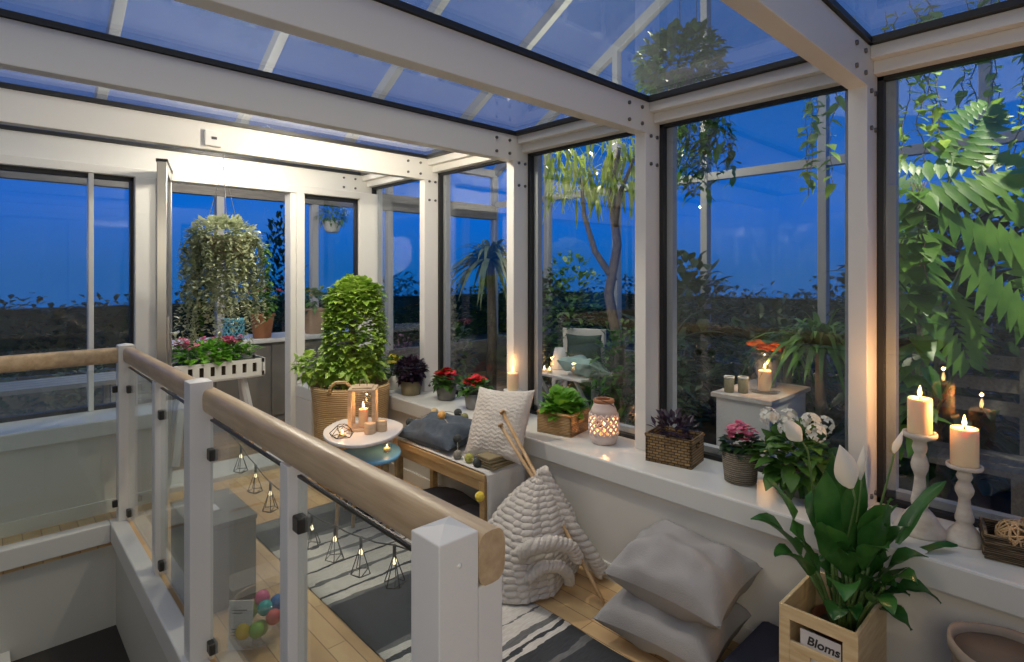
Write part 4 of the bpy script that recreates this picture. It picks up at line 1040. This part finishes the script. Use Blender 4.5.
shrub('low_shrub', 'low dark shrub beyond the left window, the left one', 'shrub', (.1, 5.55, -.01), 260, .30, .22, .36, .09, .5, 'leaf_dark', 81)
shrub('low_shrub', 'low dark shrub beyond the left window, the right one', 'shrub', (.62, 5.6, -.01), 260, .25, .2, .33, .09, .5, 'leaf_olive', 82)
shrub('potted_shrub', 'bushy yellow green shrub seen through the far right window beside the basket', 'shrub', (2.12, 4.62, -.01), 300, .24, .2, .30, .06, .6, 'leaf_ivy', 83)
# far hedge: uncountable
random.seed(90); m = MB()
for _ in range(15000):
    if random.random() < .55: x, y = rnd(-3, 13), rnd(10.0, 10.8)
    else: x, y = rnd(11.0, 11.8), rnd(-2, 11)
    hh = 1.05+.4*noise.noise(Vector((x*.45, y*.45, 1)))+.3*noise.noise(Vector((x*1.6, y*1.6, 4)))
    m.leaf((x, y, rnd(-.1, max(.3, hh))), (rnd(-1, 1), rnd(-1, 1), rnd(-.2, 1)), rnd(.09, .17), .085, .2, .2, 2)
m.box(-5, 11.4, 10.3, 10.6, -.1, .85).box(11.3, 11.6, -3, 10.6, -.1, .85)
tag(m.build('hedge', 'leaf_dark', None), 'dark dense hedge line across the garden beyond the glass', 'hedge', None, 'stuff')

# ------------------------------------------------------------------ planted strip outside the right wall
# monstera
random.seed(101)
def monstera_leaf(m, p, d, L, up=(0, 0, 1)):
    """split leaf: a rib with finger lobes on both sides"""
    p = Vector(p); d = Vector(d).normalized(); x, _, z = basis(d, up)
    for i in range(10):
        t = i/10; c = p + d*(L*t) - Vector((0, 0, 1))*(.12*L*t*t)
        ll = L*.52*math.sin(PI*(.18+.72*t)**.9)
        for sg in (-1, 1):
            dd = x*sg*(1-.35*t) + d*(.25+.6*t)
            m.leaf(c, dd, ll*rnd(.9, 1.1), L*.135, .22, .10, 3, 'strap', z)
t = thing('monstera', 'big split leaf monstera climbing outside the pane behind the candlesticks', 'plant', (3.35, .62, -.02))
m = MB(); stx = MB()
NL = Vector((-.86, -.42, .30)).normalized(); HL = Vector((.40, -.90, 0)).normalized(); VL = NL.cross(HL) if NL.cross(HL).z > 0 else HL.cross(NL)
for (dx, dy, z, th_, L_) in ((-.02, .02, 1.80, 12, .44), (.0, .02, 1.84, 165, .28), (.03, -.08, 1.70, -25, .42), (-.02, .02, 1.66, 215, .27), (-.08, .02, 1.56, -95, .36), (-.05, .02, 1.44, 250, .28), (.05, -.18, 1.50, -55, .40), (.10, -.28, 1.72, 5, .40), (.08, -.05, 1.28, -80, .34), (.12, -.30, 1.30, -40, .40), (.06, -.1, 1.92, 60, .34)):
    tw_ = Vector((rnd(-.3, .3), rnd(-.3, .3), rnd(-.2, .2)))
    monstera_leaf(m, (dx, dy, z), HL*math.cos(math.radians(th_)) + VL*math.sin(math.radians(th_)) + tw_*.4, L_, NL + tw_)
    stx.tube([(.1, 0, max(.2, z-.7)), (dx+.08, dy*.5, z-.25), (dx, dy, z)], .007, 6)
stx.tube([(0, 0, 0), (0, .02, .8), (0, 0, 1.6)], [.03, .024, .012], 8)
m.build('foliage', 'leaf_monstera', t); stx.build('stem', 'stem_green', t)
def climber(label, loc, strands, length, lm, seed, L_=.07, spread=.25, name='climbing_plant', step=.045, shape='heart', W=.85, hang=None):
    random.seed(seed); t = thing(name, label, 'plant', loc, 0, 'climbers hanging outside'); m = MB(); st = MB()
    for s_ in range(strands):
        x, y, z = rnd(-spread, spread)*.5, rnd(-spread, spread), 0; ln = length*rnd(.55, 1.1); pts_ = [(x, y, z)]
        for j in range(int(ln/step)):
            z -= step; x += rnd(-.012, .012); y += rnd(-.018, .018); pts_.append((x, y, z))
            l = L_*rnd(.6, 1.3); m.leaf((x, y, z), (rnd(-1, .3), rnd(-1, 1), rnd(-.7, .3)), l, l*W, .3, .15, 3, shape)
        st.tube(pts_, .0025, 5)
    m.build('foliage', lm, t); st.build('stems', 'bark', t)
    if hang:
        MB().lathe([(.05, -.10), (.09, -.02), (.10, .03), (.09, .03), (1e-6, .01)], 20).build('pot', 'zinc_pot', t)
        MB().tube([(0, 0, .01), (0, 0, hang-loc[2])], .003, 6).build('hanger', 'clamp', t)
    return t
climber('sparse ivy tendrils hanging in front of the sky outside the right pane', (3.55, .55, 2.75), 17, .95, 'leaf_ivy', 111, .062, .42, step=.034)
climber('thin ivy tendrils hanging outside, just left of the nearest white post', (3.5, 1.12, 2.7), 4, 1.0, 'leaf_ivy', 112, .07, .10)
climber('leafy climber running down beside the monstera behind the right pane', (3.0, .60, 1.75), 6, 1.15, 'leaf_monstera', 113, .11, .07)
climber('drooping olive foliage hanging outside the third pane near its top', (4.17, 2.27, 2.70), 26, .75, 'leaf_monstera', 114, .10, .22, step=.03, shape='lance', W=.4, hang=roofz(2.27)-.03)
def rosette(name, label, loc, n, L_, W, lm, seed, bend=.7, z0=0., cat='plant', stemh=0):
    random.seed(seed); t = thing(name, label, cat, loc); m = MB()
    for i in range(n):
        a = rnd(0, 2*PI); el = rnd(.35, 1.35); d = Vector((math.cos(a)*math.cos(el), math.sin(a)*math.cos(el), math.sin(el))); l = L_*rnd(.65, 1.1)
        m.leaf((rnd(-.03, .03), rnd(-.03, .03), z0), d, l, W*rnd(.8, 1.2), bend*rnd(.6, 1.2), .25, 7, 'strap')
    m.build('foliage', lm, t)
    MB().tube([(0, 0, 0), (0, 0, z0)], .03, 8).build('stem', 'bark', t)
    return t
rosette('arching_fern', 'arching green strap leaved plant beside the white chest outside', (3.45, 1.12, -.02), 170, .58, .036, 'leaf_green', 121, .75, .92)
rosette('arching_fern', 'lower strap leaved plant hanging over behind the white chest', (3.85, 1.45, -.02), 70, .5, .03, 'leaf_green', 122, .9, .85)
rosette('banana_plant', 'dark broad leaved plant outside the third pane, left of the mullion', (4.0, 2.45, -.02), 13, .75, .17, 'leaf_dark', 123, .35, .75)
shrub('garden_shrub', 'upright green shrub outside the second pane behind the white chair', 'shrub', (4.35, 3.75, -.02), 700, .36, .36, .80, .09, .55, 'leaf_green', 131)
shrub('garden_shrub', 'dark leafy shrub outside, left of the white chest', 'shrub', (3.4, 2.1, -.02), 520, .24, .24, .5, .10, .5, 'leaf_dark', 132)
shrub('garden_shrub', 'dark leafy shrub filling the strip behind the monstera', 'shrub', (4.5, .75, -.02), 1100, .6, .6, .93, .16, .6, 'leaf_dark', 133)
shrub('garden_shrub', 'dim olive shrub outside the fourth pane behind the red flowers', 'shrub', (3.4, 4.55, -.02), 420, .28, .28, .55, .09, .5, 'leaf_olive', 134)
shrub('garden_shrub', 'green potted bush outside, right of the white chair', 'shrub', (3.55, 2.55, -.02), 420, .22, .22, .52, .08, .5, 'leaf_green', 135)
shrub('garden_shrub', 'dark shrub low behind the fern, near the outer wall', 'shrub', (4.7, 1.9, -.02), 520, .45, .45, .55, .13, .5, 'leaf_dark', 136)
shrub('garden_shrub', 'mauve heather bush outside beyond the far corner pane', 'shrub', (2.85, 4.55, -.01), 300, .16, .16, .42, .05, .4, 'leaf_heather', 137)
# twisted weeping tree
random.seed(141)
t = thing('weeping_tree', 'small tree with twisted pale trunks and drooping bright leaves outside the second pane', 'tree', (3.75, 2.78, -.02))
tr = MB()
tr.tube([(0, 0, 0), (.05, -.03, .7), (-.02, .03, 1.2), (.06, 0, 1.6), (.0, .02, 2.0), (.08, .0, 2.4)], [.05, .045, .04, .036, .03, .02], 10)
tr.tube([(.02, 0, 1.3), (-.06, .14, 1.55), (-.05, .26, 1.85), (.0, .34, 2.2)], [.03, .026, .02, .012], 8)
tr.tube([(.03, 0, 1.75), (-.05, -.10, 2.0), (.02, -.2, 2.3)], [.024, .02, .01], 8)
tr.build('trunk', 'bark', t)
m = MB()
for _ in range(300):
    x, y = rnd(-.4, .3), rnd(-.28, .75); z = rnd(2.05, 2.55)
    l = rnd(.12, .26); m.leaf((x, y, z), (rnd(-.6, .6), rnd(-.6, .6), rnd(-1, .3)), l, l*.14, .5, .2, 4, 'lance')
m.build('foliage', 'leaf_lime', t)
random.seed(142)
t = thing('palm', 'dusky green palm like plant with drooping fronds outside the fourth pane', 'tree', (3.75, 4.3, -.02))
MB().tube([(0, 0, 0), (.04, .02, .8), (0, 0, 1.5)], [.06, .05, .04], 10).build('trunk', 'bark', t)
m = MB()
for k in range(110):
    a = rnd(0, 2*PI); el = rnd(-.2, 1.3); d = Vector((math.cos(a)*math.cos(el), math.sin(a)*math.cos(el), math.sin(el)))
    m.leaf((0, 0, 1.5), d, rnd(.5, .75), .05, rnd(.5, .9), .3, 7, 'strap')
m.build('foliage', 'leaf_olive', t)
random.seed(143)
t = thing('hanging_plant', 'round leafy ball of foliage hanging high in the greenhouse, seen through the roof glass', 'hanging plant', (4.17, 2.42, 3.05))
MB().lathe([(.06, -.28), (.11, -.12), (.12, -.06), (1e-6, -.07)], 20).build('pot', 'zinc_pot', t)
MB().tube([(0, 0, -.06), (0, 0, roofz(2.42)-3.05-.04)], .004, 6).build('hanger', 'clamp', t)
foliage_blob(900, .33, .33, .30, (0, 0, 0), .10, .5, 'ovate', .4, .4, .3, 3).build('foliage', 'leaf_green', t)

# garden furniture outside the second pane
t = thing('garden_table', 'white folding garden table outside the second pane', 'table', (3.55, 3.05, -.02))
box(-.22, .22, -.28, .28, .53, .55).build('tabletop', 'white_paint', t, bevel=.004)
for sy in (-1, 1):
    MB().beam((-.19, sy*.2, .53), (.17, sy*.2, 0), .025, .02).beam((.17, sy*.2, .53), (-.19, sy*.2, 0), .025, .02).build('crossed_legs', 'white_paint', t)
t = thing('garden_chair', 'white wooden garden chair with panel back behind the garden table', 'chair', (4.0, 3.35, -.02), math.radians(25))
box(-.2, .2, -.2, .2, .41, .44).build('seat', 'white_paint', t, bevel=.004)
MB().box(.18, .21, -.21, .21, .70, .84).box(.18, .21, -.21, .21, .52, .57).build('backrest', 'white_paint', t, bevel=.004)
for x in (-.18, .18):
    for y in (-.18, .18): box(x-.018, x+.018, y-.018, y+.018, 0, .41 if x < 0 else .84).build('leg', 'white_paint', t)
lying(pillow(.34, .34, .12, seed=33), 'cushion', 'green_fabric', Matrix.Translation((4.08, 3.35, .62)) @ Matrix.Rotation(math.radians(25), 4, 'Z') @ Matrix.Rotation(math.radians(78), 4, 'Y'), 'dark green cushion leaning on the white garden chair', 'cushion')
lying(pillow(.30, .34, .14, seed=35, crease=.03), 'cushion', 'mint_fabric', Matrix.Translation((3.50, 2.88, .60)) @ Matrix.Rotation(math.radians(20), 4, 'Y'), 'mint green cushion lying on the white garden table', 'cushion')
tag(MB().lathe([(.07, 0), (.075, .01), (.055, .12), (.04, .18), (.034, .18), (.048, .12), (1e-6, .02)], 24).build('vase', 'white_ceramic', None, (3.60, 3.23, .531)), 'white tapered vase standing on the garden table', 'vase')
for i in range(3):  # flames added in place of a candle row reflected in the pane
    lb = ['tealight burning on the garden table, leftmost of three in a row', 'tealight burning on the garden table, middle of three in a row', 'tealight burning on the garden table, rightmost of three in a row'][i]
    if i == 0:
        tl0 = thing('tealight', lb, 'candle', (3.40, 3.28, .531), 0, 'tealights on the garden table')
        MB().lathe([(.019, 0), (.02, .002), (.02, .018), (1e-6, .017)], 16).build('cup', 'wax', tl0)
        MB().lathe([(1e-6, 0), (.006, .008), (.003, .02), (1e-6, .034)], 8, (0, 0, .018)).build('flame', 'flame', tl0)
    else: dup(tl0, (3.40, 3.28-.06*i, .531), 0, lb)
candle_light(tl0, .07, .8, tl0)
# white chest with lantern jar
t = thing('garden_chest', 'white painted garden chest with overhanging top outside the third pane', 'chest', (3.20, 1.345, -.02))
box(-.25, .25, -.145, .145, 0, .69).build('chest_body', 'white_paint', t, bevel=.003)
box(-.275, .275, -.165, .165, .691, .715).build('chest_top', 'limed_wood', t, bevel=.003)
t = thing('lantern_jar', 'big glass jar with a lit candle inside on the white chest outside', 'lantern', (3.13, 1.30, .696))
MB().lathe([(.075, .001), (.084, .01), (.084, .17), (.066, .20), (.066, .215), (.062, .215), (.062, .20), (.080, .17), (.080, .012), (1e-6, .008)], 28).build('glass_jar', 'clear_glass', t)
MB().tube([(.068*math.cos(a), .068*math.sin(a), .205) for a in [2*PI*i/20 for i in range(21)]], .0025, 6).tube([(-.067, 0, .205), (-.085, .03, .14), (-.09, 0, .09)], .0025, 6).build('wire_handle', 'clamp', t)
candle(t, .034, .11, .010, 1.6)
random.seed(151)
t = thing('potted_plant', 'orange flowering plant in a small grey pot on the chest behind the jar', 'potted plant', (3.30, 1.36, .696))
pot(t, .05, .065, .16, 'zinc_pot')
foliage_blob(60, .08, .08, .03, (0, 0, .17), .05, .7, 'ovate', .3, .2, .5, 3).build('foliage', 'leaf_dark', t)
f = MB()
for _ in range(34):
    a = rnd(0, 2*PI); r = .10*random.random()**.5; flower_head(f, Vector((r*math.cos(a), r*math.sin(a), .225+rnd(-.015, .02))), .035, 5)
f.build('flowers', 'petal_orange', t)
for i, (x, y, lb) in enumerate(((2.99, 1.435, 'dim cup with white rim on the outdoor chest, the left of two'), (3.03, 1.375, 'dim cup with white rim on the outdoor chest, the right of two'))):
    if i == 0:
        c0 = thing('candle_cup', lb, 'candle holder', (x, y, .696), 0, 'candle cups on the garden chest')
        MB().lathe([(.024, 0), (.026, .003), (.027, .085), (.024, .085), (.022, .02), (1e-6, .02)], 20).build('cup', 'olive_pot', c0)
        MB().lathe([(.0275, .078), (.0285, .079), (.0285, .088), (.024, .088), (.024, .079)], 20).build('rim', 'white_ceramic', c0)
    else: dup(c0, (x, y, .696), .5, lb)
# grey slatted bench far right
t = thing('garden_bench', 'weathered grey slatted garden bench half hidden behind the candles', 'bench', (3.75, .35, -.02), 0)
for z in (.62, .74, .86): box(.17, .20, -.8, .75, z, z+.07).build('back_slat', 'grey_wood', t)
for y in (.71, -.1): box(.15, .22, y, y+.07, 0, .98).build('back_post', 'grey_wood', t)
for k in range(3): box(-.22+k*.125, -.11+k*.125, -.8, .75, .40, .43).build('seat_slat', 'grey_wood', t)
for y in (.71, -.1): box(-.22, -.15, y, y+.07, 0, .40).build('leg', 'grey_wood', t)
shrub('conifer', 'dark narrow evergreen silhouette behind the terrace counter, right of the doorway', 'tree', (3.55, 9.2, -.1), 900, .34, .34, 1.25, .16, .3, 'leaf_dark', 161, 'lance', True, .2, None, .5)
shrub('garden_shrub', 'tall dark bush by the outer wall behind the jar of candlelight', 'shrub', (4.85, 2.75, -.02), 700, .35, .40, .78, .16, .5, 'leaf_dark', 163)
shrub('garden_shrub', 'dark bush by the outer wall, farther along behind the garden chair', 'shrub', (4.9, 4.7, -.02), 600, .3, .45, .72, .14, .5, 'leaf_dark', 164)
